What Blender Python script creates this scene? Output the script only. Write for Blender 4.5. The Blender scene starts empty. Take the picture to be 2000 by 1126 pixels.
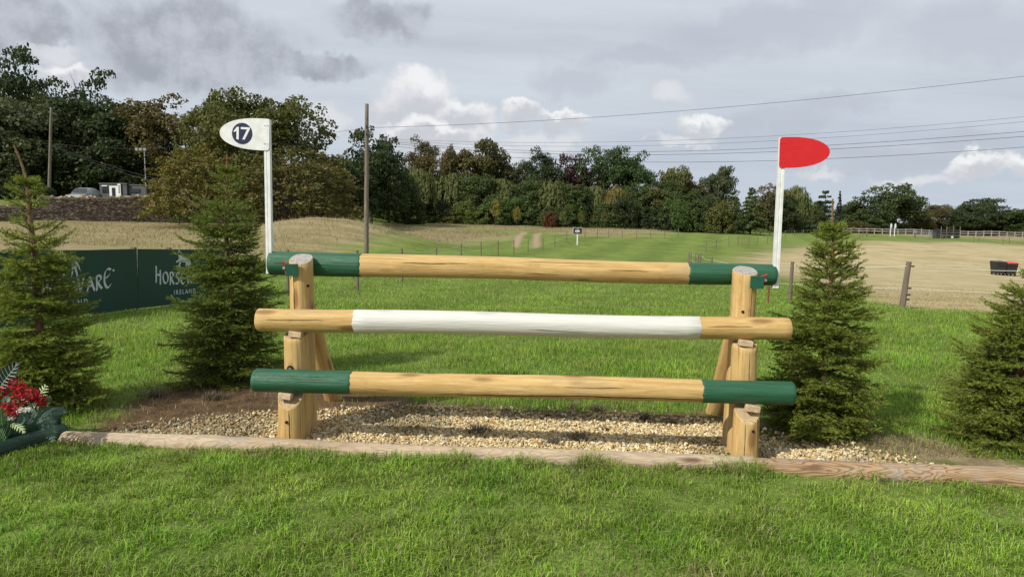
import bpy, bmesh, math, random
import numpy as np
from mathutils import Vector, Matrix, Euler

R = math.radians
random.seed(7)
rng = np.random.default_rng(11)
S = bpy.context.scene
COL = S.collection

# ------------------------------------------------------------------ camera
F = 1333.0                      # focal length in photo pixels (2000 wide)
EYE = 1.55
PITCH, ROLL = R(5.95), R(0.6)
cam_d = bpy.data.cameras.new('camera')
cam = bpy.data.objects.new('camera', cam_d)
COL.objects.link(cam)
cam_d.sensor_width = 36.0
cam_d.lens = 36.0 * F / 2000.0
cam_d.clip_start = 0.05
cam_d.clip_end = 5000
CAM_M = Matrix.Translation((0, 0, EYE)) @ Matrix.Rotation(R(90) - PITCH, 4, 'X') @ Matrix.Rotation(ROLL, 4, 'Z')
cam.matrix_world = CAM_M
S.camera = cam
CAM_R = np.array(CAM_M.to_3x3())

def pray(px, py):
    """unit-depth ray (world y = 1) through a photo pixel"""
    d = CAM_R @ np.array([(px - 1000.0) / F, -(py - 563.0) / F, -1.0])
    return d / d[1]

def pix(px, py, depth):
    """point seen at a photo pixel, at world distance y = depth"""
    d = pray(px, py) * depth
    return Vector((d[0], d[1], d[2] + EYE))

# ------------------------------------------------------------------ sun, sky, exposure
SUN_EL = R(41)
SUN_TRAVEL = Vector((0.76 * math.cos(SUN_EL), 0.65 * math.cos(SUN_EL), -math.sin(SUN_EL))).normalized()
sun_d = bpy.data.lights.new('sun', 'SUN')
sun_d.energy = 4.6
sun_d.angle = R(0.55)
sun_d.color = (1.0, 0.945, 0.86)
sun = bpy.data.objects.new('sun', sun_d)
COL.objects.link(sun)
sun.rotation_euler = SUN_TRAVEL.to_track_quat('-Z', 'Y').to_euler()
sun.location = (-20, -20, 30)

S.view_settings.view_transform = 'Standard'
S.view_settings.look = 'None'
S.view_settings.gamma = 1.0
S.view_settings.exposure = 0.0
S.view_settings.use_curve_mapping = False

W = bpy.data.worlds.new('World')
S.world = W
W.use_nodes = True

class NT:
    """small node-tree builder"""
    def __init__(self, nt):
        self.nt = nt
        nt.nodes.clear()
    def n(self, typ, **kw):
        nd = self.nt.nodes.new(typ)
        for k, v in kw.items():
            setattr(nd, k, v)
        return nd
    def _set(self, sock, v):
        if hasattr(v, 'default_value') or isinstance(v, bpy.types.NodeSocket):
            self.nt.links.new(v, sock)
        else:
            if sock.type == 'RGBA' and len(v) == 3:
                v = (*v, 1)
            sock.default_value = v
    def math(self, op, a, b=None, c=None, clamp=False):
        nd = self.n('ShaderNodeMath', operation=op, use_clamp=clamp)
        self._set(nd.inputs[0], a)
        if b is not None: self._set(nd.inputs[1], b)
        if c is not None: self._set(nd.inputs[2], c)
        return nd.outputs[0]
    def vmath(self, op, a, b=None):
        nd = self.n('ShaderNodeVectorMath', operation=op)
        self._set(nd.inputs[0], a)
        if b is not None: self._set(nd.inputs[1], b)
        return nd.outputs[0]
    def mix(self, f, a, b, blend='MIX'):
        nd = self.n('ShaderNodeMix', data_type='RGBA', blend_type=blend)
        self._set(nd.inputs[0], f); self._set(nd.inputs[6], a); self._set(nd.inputs[7], b)
        return nd.outputs[2]
    def noise(self, vec, scale, detail=4, rough=0.55, dist=0.0, out=0):
        nd = self.n('ShaderNodeTexNoise')
        if vec is not None: self._set(nd.inputs['Vector'], vec)
        nd.inputs['Scale'].default_value = scale
        nd.inputs['Detail'].default_value = detail
        nd.inputs['Roughness'].default_value = rough
        nd.inputs['Distortion'].default_value = dist
        return nd.outputs[out]
    def ss(self, v, lo, hi):
        nd = self.n('ShaderNodeMapRange', interpolation_type='SMOOTHSTEP')
        self._set(nd.inputs[0], v); nd.inputs[1].default_value = lo; nd.inputs[2].default_value = hi
        return nd.outputs[0]
    def ramp(self, f, stops):
        nd = self.n('ShaderNodeValToRGB')
        el = nd.color_ramp.elements
        while len(el) < len(stops): el.new(0.5)
        for e, (p, c) in zip(el, stops):
            e.position = p; e.color = (*c, 1) if len(c) == 3 else c
        self._set(nd.inputs[0], f)
        return nd.outputs[0]
    def mapping(self, vec, scale=(1, 1, 1), loc=(0, 0, 0), rot=(0, 0, 0)):
        nd = self.n('ShaderNodeMapping')
        self._set(nd.inputs[0], vec)
        nd.inputs[1].default_value = loc; nd.inputs[2].default_value = rot; nd.inputs[3].default_value = scale
        return nd.outputs[0]

def srgb(r, g, b):
    f = lambda c: (c / 255 / 12.92) if c / 255 <= 0.04045 else ((c / 255 + 0.055) / 1.055) ** 2.4
    return (f(r), f(g), f(b))

def build_world():
    t = NT(W.node_tree)
    sky = t.n('ShaderNodeTexSky', sky_type='NISHITA')
    sky.sun_disc = False
    sky.sun_elevation = SUN_EL
    sky.sun_rotation = math.atan2(-SUN_TRAVEL.x, -SUN_TRAVEL.y) % (2 * math.pi)
    sky.dust_density = 2.0
    bg_sky = t.n('ShaderNodeBackground')
    t._set(bg_sky.inputs[0], sky.outputs[0]); bg_sky.inputs[1].default_value = 0.09
    d = t.vmath('NORMALIZE', t.n('ShaderNodeTexCoord').outputs['Generated'])
    sep = t.n('ShaderNodeSeparateXYZ'); t._set(sep.inputs[0], d)
    az = t.math('ARCTAN2', sep.outputs[0], sep.outputs[1])
    el = t.math('ARCSINE', sep.outputs[2])
    # coordinates on a flat cloud deck, so the deck closes up towards the horizon
    den = t.math('ADD', t.math('MAXIMUM', sep.outputs[2], 0.0), 0.16)
    deck = t.n('ShaderNodeCombineXYZ')
    t._set(deck.inputs[0], t.math('DIVIDE', sep.outputs[0], den))
    t._set(deck.inputs[1], t.math('DIVIDE', sep.outputs[1], den))
    deck = deck.outputs[0]
    ae = t.n('ShaderNodeCombineXYZ'); t._set(ae.inputs[0], az); t._set(ae.inputs[1], el)
    ae = ae.outputs[0]
    wn = t.noise(ae, 7.0, 4, 0.6, out=1)
    wn2 = t.noise(ae, 24.0, 5, 0.62, out=1)
    half = (0.5, 0.5, 0.5)
    aew = t.vmath('ADD', ae, t.vmath('MULTIPLY', t.vmath('SUBTRACT', wn, half), (0.13, 0.085, 0.0)))
    aew = t.vmath('ADD', aew, t.vmath('MULTIPLY', t.vmath('SUBTRACT', wn2, half), (0.055, 0.05, 0.0)))
    wsep2 = t.n('ShaderNodeSeparateColor'); t._set(wsep2.inputs[0], wn2)
    # high grey deck with soft streaks
    big = t.noise(t.mapping(deck, (0.55, 0.8, 1), (3.1, 0.7, 0), (0, 0, 0.5)), 1.0, 4, 0.55, 0.4)
    streak = t.noise(t.mapping(deck, (0.35, 1.5, 1), (0, 4.0, 0), (0, 0, 0.25)), 2.2, 4, 0.6, 0.0)
    v = t.math('ADD', t.math('MULTIPLY', big, 0.6), t.math('MULTIPLY', streak, 0.4))
    col = t.ramp(v, [(0.30, srgb(190, 197, 208)), (0.45, srgb(205, 212, 221)), (0.60, srgb(215, 222, 230)), (0.74, srgb(224, 230, 237))])
    low = t.math('SUBTRACT', 1.0, t.ss(el, 0.0, 0.22))
    col = t.mix(t.math('MULTIPLY', low, 0.45), col, srgb(180, 195, 215))
    def angles(px, py):
        r = pray(px, py); r = r / np.linalg.norm(r)
        return math.atan2(r[0], r[1]), math.asin(r[2])
    def field(clouds, lift=0.0):
        """distance to the nearest of a set of warped ellipses, 1 on the rim"""
        acc = None
        for (px, py, hw, hh) in clouds:
            a, e = angles(px, py - lift * hh); ia, ie = F / hw, F / hh
            nd = t.n('ShaderNodeVectorMath', operation='MULTIPLY_ADD')
            t._set(nd.inputs[0], aew); nd.inputs[1].default_value = (ia, ie, 0); nd.inputs[2].default_value = (-a * ia, -e * ie, 0)
            ln = t.n('ShaderNodeVectorMath', operation='LENGTH'); t.nt.links.new(nd.outputs[0], ln.inputs[0])
            acc = ln.outputs['Value'] if acc is None else t.math('MINIMUM', acc, ln.outputs['Value'])
        return acc
    dark = [(370, 90, 215, 90), (600, 140, 115, 28), (30, 62, 75, 55), (745, 35, 105, 45)]
    faint = [(1120, 155, 80, 38), (1660, 208, 90, 24), (1500, 55, 250, 50), (1900, 60, 170, 60), (1500, 238, 150, 22), (1800, 300, 190, 28), (1250, 110, 160, 24)]
    shade = t.mix(t.ss(wsep2.outputs[2], 0.3, 0.7), srgb(160, 164, 174), srgb(196, 200, 210))
    col = t.mix(t.math('MULTIPLY', t.math('SUBTRACT', 1.0, t.ss(field(dark), 0.6, 1.15)), 0.9), col, shade)
    col = t.mix(t.math('MULTIPLY', t.math('SUBTRACT', 1.0, t.ss(field(faint), 0.4, 1.25)), 0.55), col, srgb(186, 192, 204))
    bright = [(812, 205, 92, 60), (900, 240, 60, 36), (850, 268, 110, 24), (1015, 228, 44, 26), (1100, 238, 52, 20), (1362, 246, 62, 24), (1905, 335, 54, 22), (1995, 345, 40, 24), (125, 143, 34, 16)]
    pale = [(1305, 185, 54, 30), (1050, 275, 110, 20), (1320, 275, 70, 12), (1785, 352, 70, 13), (640, 235, 60, 40), (1610, 330, 42, 11), (960, 300, 120, 22), (70, 105, 46, 16)]
    puff = t.math('MULTIPLY', t.math('SUBTRACT', wsep2.outputs[2], 0.5), 1.3)
    fp = field(pale)
    tone = t.mix(t.ss(t.math('ADD', puff, t.math('SUBTRACT', 0.8, fp)), -0.3, 0.6), srgb(206, 210, 217), srgb(230, 232, 236))
    col = t.mix(t.math('MULTIPLY', t.math('SUBTRACT', 1.0, t.ss(fp, 0.72, 1.12)), 0.75), col, tone)
    fb = field(bright); fl = field(bright, 0.55)
    lit = t.math('ADD', t.math('SUBTRACT', fb, fl), puff)
    tone = t.mix(t.ss(lit, -0.55, 0.45), srgb(204, 207, 214), srgb(246, 246, 247))
    col = t.mix(t.math('SUBTRACT', 1.0, t.ss(fb, 0.70, 1.10)), col, tone)
    bg_c = t.n('ShaderNodeBackground'); t._set(bg_c.inputs[0], col); bg_c.inputs[1].default_value = 1.0
    mx = t.n('ShaderNodeMixShader'); mx.inputs[0].default_value = 0.06
    t.nt.links.new(bg_c.outputs[0], mx.inputs[1]); t.nt.links.new(bg_sky.outputs[0], mx.inputs[2])
    out = t.n('ShaderNodeOutputWorld'); t.nt.links.new(mx.outputs[0], out.inputs[0])
build_world()
W.cycles.sampling_method = 'MANUAL'
W.cycles.sample_map_resolution = 512

# ------------------------------------------------------------------ terrain height
_PY = [-800, -50, 7, 10, 13, 17, 21, 28, 36, 44, 50, 60, 70, 80, 95, 110, 150, 300, 900]
_PZ = [0, 0, 0, -.06, -.2, -.42, -.58, -.8, -.98, -1.1, -1.13, -.88, -.5, -.2, .15, .35, .5, 1.0, 2.0]
_SY = [-800, 0, 8, 16, 36, 53, 80, 114, 150, 300, 900]
_SR = [-.01, -.01, -.01, -.016, -.028, -.04, -.034, -.026, -.025, -.014, -.01]
_LY = [-800, 0, 8, 14, 25, 58, 80, 110, 200, 900]
_SL = [-.01, -.01, -.01, -.012, -.03, -.049, -.034, -.012, 0, 0]
_ty = np.linspace(-60, 400, 4601)
def _smooth(ys, zs, w=41):
    a = np.interp(_ty, ys, zs); k = np.hanning(w); k /= k.sum()
    p = np.pad(a, w // 2, mode='edge')
    return np.convolve(p, k, 'valid')
_TP, _TR, _TL = _smooth(_PY, _PZ), _smooth(_SY, _SR), _smooth(_LY, _SL)
WALL_A, WALL_B = np.array([-39.0, 58.0]), np.array([-32.7, 65.0])
_wd = (WALL_B - WALL_A) / np.linalg.norm(WALL_B - WALL_A)
def sstep(v, a, b):
    u = np.clip((v - a) / (b - a), 0, 1); return u * u * (3 - 2 * u)
def zf(x, y):
    x = np.asarray(x, float); y = np.asarray(y, float)
    p = np.interp(y, _ty, _TP); sr = np.interp(y, _ty, _TR); sl = np.interp(y, _ty, _TL)
    xs = 120 * np.tanh(x / 120)
    z = p + np.where(x > 0, sr, sl) * xs
    z = z + 1.95 * np.exp(-((x + 12.6) / 6.8) ** 2 - ((y - 48) / 6.5) ** 2)
    z = z + 0.35 * np.exp(-((x + 22) / 6.0) ** 2 - ((y - 52) / 5.0) ** 2)
    z = z + 0.55 * np.exp(-((x - 2.4) / 4.2) ** 2 - ((y - 66) / 5.0) ** 2)
    z = z + 0.45 * np.exp(-((x - 17.0) / 10.0) ** 2 - ((y - 92) / 8.0) ** 2)
    sd = (x - WALL_A[0]) * (-_wd[1]) + (y - WALL_A[1]) * _wd[0]
    z = z + 1.4 * sstep(sd, 0.8, 5.0) * sstep(-x, 14, 24) * sstep(y, 40, 52)
    far = np.clip(np.hypot(x, y) / 40, 0.25, 4)
    z = z + far * 0.02 * (np.sin(x * 1.3 / far + 1.7) * np.sin(y * 1.1 / far + .4) + 0.6 * np.sin(x * 2.9 / far + y * 1.7 / far))
    return z
def zg(x, y): return float(zf(x, y))
def ground_at(px, py):
    """where the ray through a photo pixel meets the ground"""
    r = pray(px, py)
    ds = np.concatenate([np.arange(1.0, 40, .02), np.arange(40, 320, .1)])
    g = EYE + r[2] * ds - zf(r[0] * ds, ds)
    k = np.argmax(g < 0) if (g < 0).any() else len(ds) - 1
    d = ds[k]
    return Vector((r[0] * d, d, zg(r[0] * d, d)))
def stand(px, depth):
    """point on the ground in the direction of photo column px at distance depth"""
    r = pray(px, 440)
    x = r[0] * depth
    return Vector((x, depth, zg(x, depth)))

# ------------------------------------------------------------------ object helpers
def tag(o, label=None, cat=None, group=None, kind=None):
    if label: o['label'] = label
    if cat: o['category'] = cat
    if group: o['group'] = group
    if kind: o['kind'] = kind
    return o
def wmat(o):
    return (wmat(o.parent) @ o.matrix_basis) if o.parent else o.matrix_basis.copy()
def link(o, parent=None, M=None):
    COL.objects.link(o)
    if parent is not None: o.parent = parent
    if M is not None:
        o.matrix_basis = (wmat(parent).inverted() @ M) if parent is not None else M
    return o
def empty(name, loc, rz=0.0):
    o = bpy.data.objects.new(name, None)
    o.empty_display_size = 0.2
    return link(o, None, Matrix.Translation(loc) @ Matrix.Rotation(rz, 4, 'Z'))
def copy_tree(o, parent=None, M=None):
    c = o.copy(); COL.objects.link(c); c.parent = parent
    if M is not None: c.matrix_basis = M
    for ch in [k for k in o.children]:
        copy_tree(ch, c)
    return c
def mesh_np(name, verts, faces, mats=(), smooth=False, attrs=None):
    """faces: (n,3) or (n,4) int array"""
    me = bpy.data.meshes.new(name)
    verts = np.asarray(verts, np.float32); faces = np.asarray(faces, np.int32)
    n, k = faces.shape
    me.vertices.add(len(verts)); me.vertices.foreach_set('co', verts.ravel())
    me.loops.add(n * k); me.loops.foreach_set('vertex_index', faces.ravel())
    me.polygons.add(n)
    me.polygons.foreach_set('loop_start', np.arange(0, n * k, k, dtype=np.int32))
    me.polygons.foreach_set('use_smooth', np.full(n, smooth, dtype=bool))
    me.update(calc_edges=True)
    for m in mats: me.materials.append(m)
    for an, av in (attrs or {}).items():
        av = np.asarray(av, np.float32)
        if av.ndim == 1:
            a = me.attributes.new(an, 'FLOAT', 'POINT'); a.data.foreach_set('value', av)
        else:
            if av.shape[1] == 3: av = np.concatenate([av, np.ones((len(av), 1), np.float32)], 1)
            a = me.attributes.new(an, 'FLOAT_COLOR', 'POINT'); a.data.foreach_set('color', av.ravel())
    return me
class MB:
    """collects shapes into one mesh"""
    def __init__(self): self.v, self.f, self.m = [], [], []
    def add(self, vs, fs, mi=0):
        b = len(self.v); self.v += [tuple(v) for v in vs]
        self.f += [tuple(i + b for i in f) for f in fs]; self.m += [mi] * len(fs)
        return self
    def box(self, lo, hi, M=None, mi=0):
        (a, b, c), (d, e, f) = lo, hi
        vs = [Vector(p) for p in ((a,b,c),(d,b,c),(d,e,c),(a,e,c),(a,b,f),(d,b,f),(d,e,f),(a,e,f))]
        if M is not None: vs = [M @ p for p in vs]
        return self.add(vs, [(3,2,1,0),(4,5,6,7),(0,1,5,4),(1,2,6,5),(2,3,7,6),(3,0,4,7)], mi)
    def tube(self, pts, rad, seg=8, mi=0, cap=True):
        pts = [Vector(p) for p in pts]; n = len(pts)
        rad = rad if hasattr(rad, '__len__') else [rad] * n
        vs = []; fs = []; up = None
        for i, p in enumerate(pts):
            d = (pts[min(i + 1, n - 1)] - pts[max(i - 1, 0)]).normalized()
            if up is None:
                up = Vector((0, 0, 1)) if abs(d.z) < 0.9 else Vector((1, 0, 0))
            x = d.cross(up).normalized(); up = x.cross(d).normalized()
            for k in range(seg):
                a = 2 * math.pi * k / seg
                vs.append(p + (x * math.cos(a) + up * math.sin(a)) * rad[i])
        for i in range(n - 1):
            for k in range(seg):
                k2 = (k + 1) % seg
                fs.append((i * seg + k, i * seg + k2, (i + 1) * seg + k2, (i + 1) * seg + k))
        if cap:
            fs.append(tuple(range(seg - 1, -1, -1))); fs.append(tuple((n - 1) * seg + k for k in range(seg)))
        return self.add(vs, fs, mi)
    def prism(self, poly, z0, z1, M=None, mi=0):
        """outline in x,y extruded from z0 to z1"""
        n = len(poly)
        vs = [Vector((x, y, z0)) for x, y in poly] + [Vector((x, y, z1)) for x, y in poly]
        if M is not None: vs = [M @ p for p in vs]
        fs = [tuple(range(n - 1, -1, -1)), tuple(range(n, 2 * n))] + [(i, (i + 1) % n, n + (i + 1) % n, n + i) for i in range(n)]
        return self.add(vs, fs, mi)
    def build(self, name, mats, parent=None, M=None, smooth=False, bevel=0.0, origin=None):
        me = bpy.data.meshes.new(name)
        me.from_pydata(self.v, [], self.f)
        mats = mats if isinstance(mats, (list, tuple)) else [mats]
        for m in mats: me.materials.append(m)
        me.polygons.foreach_set('material_index', self.m)
        if bevel > 0:
            bm = bmesh.new(); bm.from_mesh(me)
            bmesh.ops.bevel(bm, geom=[e for e in bm.edges], offset=bevel, segments=2, affect='EDGES', profile=0.6)
            bm.to_mesh(me); bm.free()
        me.polygons.foreach_set('use_smooth', [smooth] * len(me.polygons))
        if smooth and hasattr(me, 'set_sharp_from_angle'): me.set_sharp_from_angle(angle=R(40))
        o = bpy.data.objects.new(name, me)
        if origin is not None:
            me.transform(Matrix.Translation(-Vector(origin)))
            M = Matrix.Translation(origin) if M is None else M @ Matrix.Translation(origin)
        return link(o, parent, M if M is not None else Matrix.Identity(4))

# ------------------------------------------------------------------ materials
def material(name, fn):
    m = bpy.data.materials.new(name); m.use_nodes = True
    t = NT(m.node_tree)
    bs = t.n('ShaderNodeBsdfPrincipled')
    out = t.n('ShaderNodeOutputMaterial'); t.nt.links.new(bs.outputs[0], out.inputs[0])
    bs.inputs['Specular IOR Level'].default_value = 0.3
    fn(t, bs, out)
    return m
def bump(t, bs, h, dist=0.01, strength=0.6):
    b = t.n('ShaderNodeBump'); t._set(b.inputs['Height'], h)
    b.inputs['Distance'].default_value = dist; b.inputs['Strength'].default_value = strength
    t.nt.links.new(b.outputs[0], bs.inputs['Normal'])
def obco(t): return t.n('ShaderNodeTexCoord').outputs['Object']
def shifted(t):
    """object coordinates shifted per object, so that no two logs share their grain"""
    oi = t.n('ShaderNodeObjectInfo')
    c = t.n('ShaderNodeCombineXYZ'); r = t.math('MULTIPLY', oi.outputs['Random'], 37.0)
    for i in range(3): t._set(c.inputs[i], r)
    return t.vmath('ADD', obco(t), c.outputs[0])
def plain(name, colr, rough=0.6, var=0.15, scale=8.0, spec=0.3, metal=0.0, bd=0.0):
    def fn(t, bs, out):
        n = t.noise(shifted(t), scale, 5, 0.6)
        lo = tuple(c * (1 - var) for c in colr); hi = tuple(min(1, c * (1 + var)) for c in colr)
        t._set(bs.inputs['Base Color'], t.mix(t.ss(n, .3, .7), lo, hi))
        bs.inputs['Roughness'].default_value = rough; bs.inputs['Metallic'].default_value = metal
        bs.inputs['Specular IOR Level'].default_value = spec
        if bd: bump(t, bs, t.noise(shifted(t), scale * 5, 4, .6), bd)
    return material(name, fn)

def wood_fn(light, mid, dark, paint=None, prough=0.5):
    def fn(t, bs, out):
        c = shifted(t)
        warp = t.noise(t.mapping(c, (.7, 5, 5)), 1.0, 3, .5, out=1)
        cw = t.vmath('ADD', c, t.vmath('MULTIPLY', t.vmath('SUBTRACT', warp, (.5, .5, .5)), (0.0, .05, .05)))
        grain = t.noise(t.mapping(cw, (1.8, 40, 40)), 1.0, 6, .68, 0.5)
        fine = t.noise(t.mapping(cw, (7, 190, 190)), 1.0, 3, .6)
        patch = t.noise(t.mapping(c, (1.3, 5, 5)), 1.0, 4, .6)
        crack = t.noise(t.mapping(c, (0.22, 16, 16), (3, 1, 2)), 1.0, 1, .4)
        crackm = t.math('SUBTRACT', 1.0, t.ss(t.math('ABSOLUTE', t.math('SUBTRACT', crack, .5)), .0, .008))
        crackm = t.math('MULTIPLY', crackm, t.ss(t.noise(t.mapping(c, (1.1, 4, 4), (9, 9, 9)), 1.0, 2), .56, .66))
        vo = t.n('ShaderNodeTexVoronoi'); t._set(vo.inputs['Vector'], t.mapping(cw, (2.1, 7.5, 7.5))); vo.inputs['Scale'].default_value = 1.0
        vo.inputs['Randomness'].default_value = 1.0
        knot = t.math('SUBTRACT', 1.0, t.ss(vo.outputs['Distance'], .08, .24))
        if paint is None:
            base = t.mix(t.ss(grain, .33, .68), mid, light)
            base = t.mix(t.math('MULTIPLY', t.ss(patch, .45, .68), .6), base, mid)
            base = t.mix(t.math('MULTIPLY', t.ss(t.noise(t.mapping(c, (9, 16, 16), (4, 2, 7)), 1.0, 5, .7), .52, .74), .5), base, tuple(.55 * a + .45 * b for a, b in zip(mid, dark)))
            st = t.noise(t.mapping(cw, (3.2, 26, 26), (1, 8, 3)), 1.0, 5, .66)
            base = t.mix(t.math('MULTIPLY', t.ss(st, .54, .70), .55), base, tuple(.5 * a + .5 * b for a, b in zip(mid, dark)))
            base = t.mix(t.math('MULTIPLY', t.ss(st, .46, .30), .3), base, tuple(min(.8, a * 1.2) for a in light))
            base = t.mix(t.math('MULTIPLY', t.ss(fine, .55, .75), .35), base, dark)
            base = t.mix(t.math('MULTIPLY', t.ss(t.noise(t.mapping(c, (1.7, 6, 6), (2, 5, 1)), 1.0, 5, .65), .54, .70), .45), base, (.34, .27, .17))
            base = t.mix(t.math('MULTIPLY', knot, .8), base, dark)
            base = t.mix(t.math('MULTIPLY', crackm, .85), base, tuple(x * .35 for x in dark))
            bs.inputs['Roughness'].default_value = .62
        else:
            base = t.mix(t.ss(grain, .3, .7), tuple(x * (.9 if paint[0] > .4 else .78) for x in paint), tuple(min(.9, x * (1.06 if paint[0] > .4 else 1.16)) for x in paint))
            base = t.mix(t.math('MULTIPLY', knot, .35), base, tuple(x * .55 for x in paint))
            scuff = t.ss(t.noise(t.mapping(c, (6, 22, 22), (5, 5, 5)), 1.0, 5, .7), .68, .76)
            base = t.mix(t.math('MULTIPLY', scuff, .3), base, tuple(min(.85, x * 1.4 + .06) for x in paint))
            base = t.mix(t.math('MULTIPLY', crackm, .75), base, tuple(x * .3 for x in paint))
            bs.inputs['Roughness'].default_value = prough
        t._set(bs.inputs['Base Color'], base)
        h = t.math('ADD', t.math('MULTIPLY', grain, .7), t.math('MULTIPLY', fine, .3))
        h = t.math('SUBTRACT', h, t.math('MULTIPLY', crackm, 1.2))
        h = t.math('ADD', h, t.math('MULTIPLY', knot, .4))
        bump(t, bs, h, .008 if paint is None or paint[0] > .4 else .012, .85)
        bs.inputs['Specular IOR Level'].default_value = .25 if paint is None else .4
    return fn
PINE_L, PINE_M, PINE_D = (.62, .43, .185), (.45, .285, .10), (.20, .10, .035)
M_PINE = material('peeled_pine', wood_fn(PINE_L, PINE_M, PINE_D))
M_GREEN = material('green_paint_on_wood', wood_fn(0, 0, 0, paint=(.020, .098, .048), prough=.45))
M_WHITE_LOG = material('white_paint_on_wood', wood_fn(0, 0, 0, paint=(.60, .59, .54), prough=.55))
def kerb_fn(pale, brown, ringc, amt):
    def fn(t, bs, out):
        c = shifted(t)
        f = t.noise(t.mapping(c, (2.2, 9, 9)), 1.0, 2, .5, .5)
        ring = t.math('SINE', t.math('MULTIPLY', f, 95.0))
        fine = t.noise(t.mapping(c, (8, 110, 110)), 1.0, 4, .65); patch = t.noise(t.mapping(c, (1.1, 5, 5)), 1.0, 5, .65)
        base = t.mix(t.ss(patch, .35, .65), brown, pale)
        base = t.mix(t.math('MULTIPLY', t.ss(ring, .2, .95), amt), base, ringc)
        base = t.mix(t.math('MULTIPLY', t.ss(fine, .5, .72), .45), base, tuple(.6 * a for a in brown))
        base = t.mix(t.math('MULTIPLY', t.ss(t.noise(c, 3.2, 5, .7), .5, .68), .6), base, (.30, .27, .235))
        vo = t.n('ShaderNodeTexVoronoi'); t._set(vo.inputs['Vector'], t.mapping(c, (1.6, 6, 6))); vo.inputs['Scale'].default_value = 1.0
        base = t.mix(t.math('SUBTRACT', 1.0, t.ss(vo.outputs['Distance'], .05, .2)), base, (.13, .07, .04))
        t._set(bs.inputs['Base Color'], base); bs.inputs['Roughness'].default_value = .8
        bump(t, bs, t.math('ADD', t.math('MULTIPLY', ring, .25), fine), .005, .8)
    return fn
M_KERB = material('weathered_pine', kerb_fn((.48, .39, .27), (.38, .28, .175), (.25, .165, .10), .4))
M_KERB2 = material('figured_pine', kerb_fn((.42, .30, .175), (.33, .21, .11), (.15, .08, .038), .8))
M_OLD = material('old_pine', wood_fn((.50, .36, .26), (.38, .25, .17), (.19, .105, .06)))
M_STAKE = material('grey_stake_wood', wood_fn((.19, .155, .12), (.13, .10, .075), (.06, .045, .035)))
M_POLE = material('tarred_pole_wood', wood_fn((.20, .165, .13), (.145, .118, .09), (.07, .055, .043)))
def endgrain_fn(a, b):
    def fn(t, bs, out):
        c = obco(t)
        sep = t.n('ShaderNodeSeparateXYZ'); t._set(sep.inputs[0], c)
        r = t.math('SQRT', t.math('ADD', t.math('POWER', sep.outputs[1], 2.0), t.math('POWER', sep.outputs[2], 2.0)))
        ring = t.math('SINE', t.math('MULTIPLY_ADD', t.noise(c, 22, 3), 6.0, t.math('MULTIPLY', r, 620.0)))
        n = t.noise(shifted(t), 38, 5, .7)
        base = t.mix(t.ss(ring, -.6, .8), a, b)
        base = t.mix(t.math('MULTIPLY', t.ss(n, .48, .66), .6), base, tuple(x * .4 for x in a))
        t._set(bs.inputs['Base Color'], base); bs.inputs['Roughness'].default_value = .8
        bump(t, bs, t.math('ADD', ring, t.math('MULTIPLY', n, 3.0)), .002)
    return fn
M_END = material('end_grain_pine', endgrain_fn((.42, .30, .16), (.54, .42, .25)))
M_END_GREY = material('end_grain_weathered', endgrain_fn((.27, .245, .21), (.52, .49, .44)))
M_CRACK = plain('crack_shadow', (.05, .028, .014), .95, .2)
M_WHITE = plain('white_plastic', (.70, .70, .69), .42, .09, 18, .45)
M_RED = plain('red_plastic', (.60, .014, .018), .42, .06, 25, .45)
M_NAVY = plain('navy_print', (.016, .023, .065), .5, .08)
M_DKGREEN = plain('green_steel', (.010, .075, .045), .45, .12, 30, .4)
M_STEEL = plain('galvanised_steel', (.42, .43, .44), .45, .2, 20, .5, .7)
M_DARK = plain('dark_hole', (.012, .010, .008), .9, .1)
M_BLACK = plain('black_plastic', (.022, .022, .024), .5, .2, 6, .4)
M_BLOCK = plain('chock_wood', (.52, .38, .24), .7, .25, 30)
M_ROPE = plain('white_rope', (.62, .60, .52), .8, .15, 60)
M_REDROPE = plain('red_cord', (.33, .03, .025), .7, .15, 60)
M_WIRE = plain('wire', (.04, .04, .045), .6, .1)
M_BANNER = plain('banner_green', (.009, .042, .027), .55, .07, 1.2, .3)
M_PRINT = plain('banner_print', (.46, .50, .50), .6, .05, 12)
M_SOIL = plain('soil', (.07, .045, .03), .95, .3, 30, .1, 0, .01)

def leaf_fn(use_obj=True, trans=.28):
    def fn(t, bs, out):
        at = t.n('ShaderNodeAttribute', attribute_name='rnd')
        at2 = t.n('ShaderNodeAttribute', attribute_name='hue')
        oi = t.n('ShaderNodeObjectInfo')
        c = oi.outputs['Color']
        dk = t.vmath('MULTIPLY', c, (.55, .58, .6)); lt = t.vmath('MULTIPLY', c, (1.45, 1.4, 1.2))
        col = t.mix(at.outputs['Fac'], dk, lt)
        col = t.mix(t.math('MULTIPLY', t.ss(at2.outputs['Fac'], .80, 1.05), .5), col, t.vmath('MULTIPLY', c, (1.9, 1.15, .7)))
        t._set(bs.inputs['Base Color'], col); bs.inputs['Roughness'].default_value = .6
        bs.inputs['Specular IOR Level'].default_value = .2
        tr = t.n('ShaderNodeBsdfTranslucent'); t._set(tr.inputs[0], t.vmath('MULTIPLY', col, (1.2, 1.25, .7)))
        mx = t.n('ShaderNodeMixShader'); mx.inputs[0].default_value = trans
        t.nt.links.new(bs.outputs[0], mx.inputs[1]); t.nt.links.new(tr.outputs[0], mx.inputs[2])
        t.nt.links.new(mx.outputs[0], out.inputs[0])
    return fn
M_LEAF = material('foliage', leaf_fn())
M_BARK = plain('bark', (.075, .06, .045), .9, .35, 9, .1)
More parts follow.
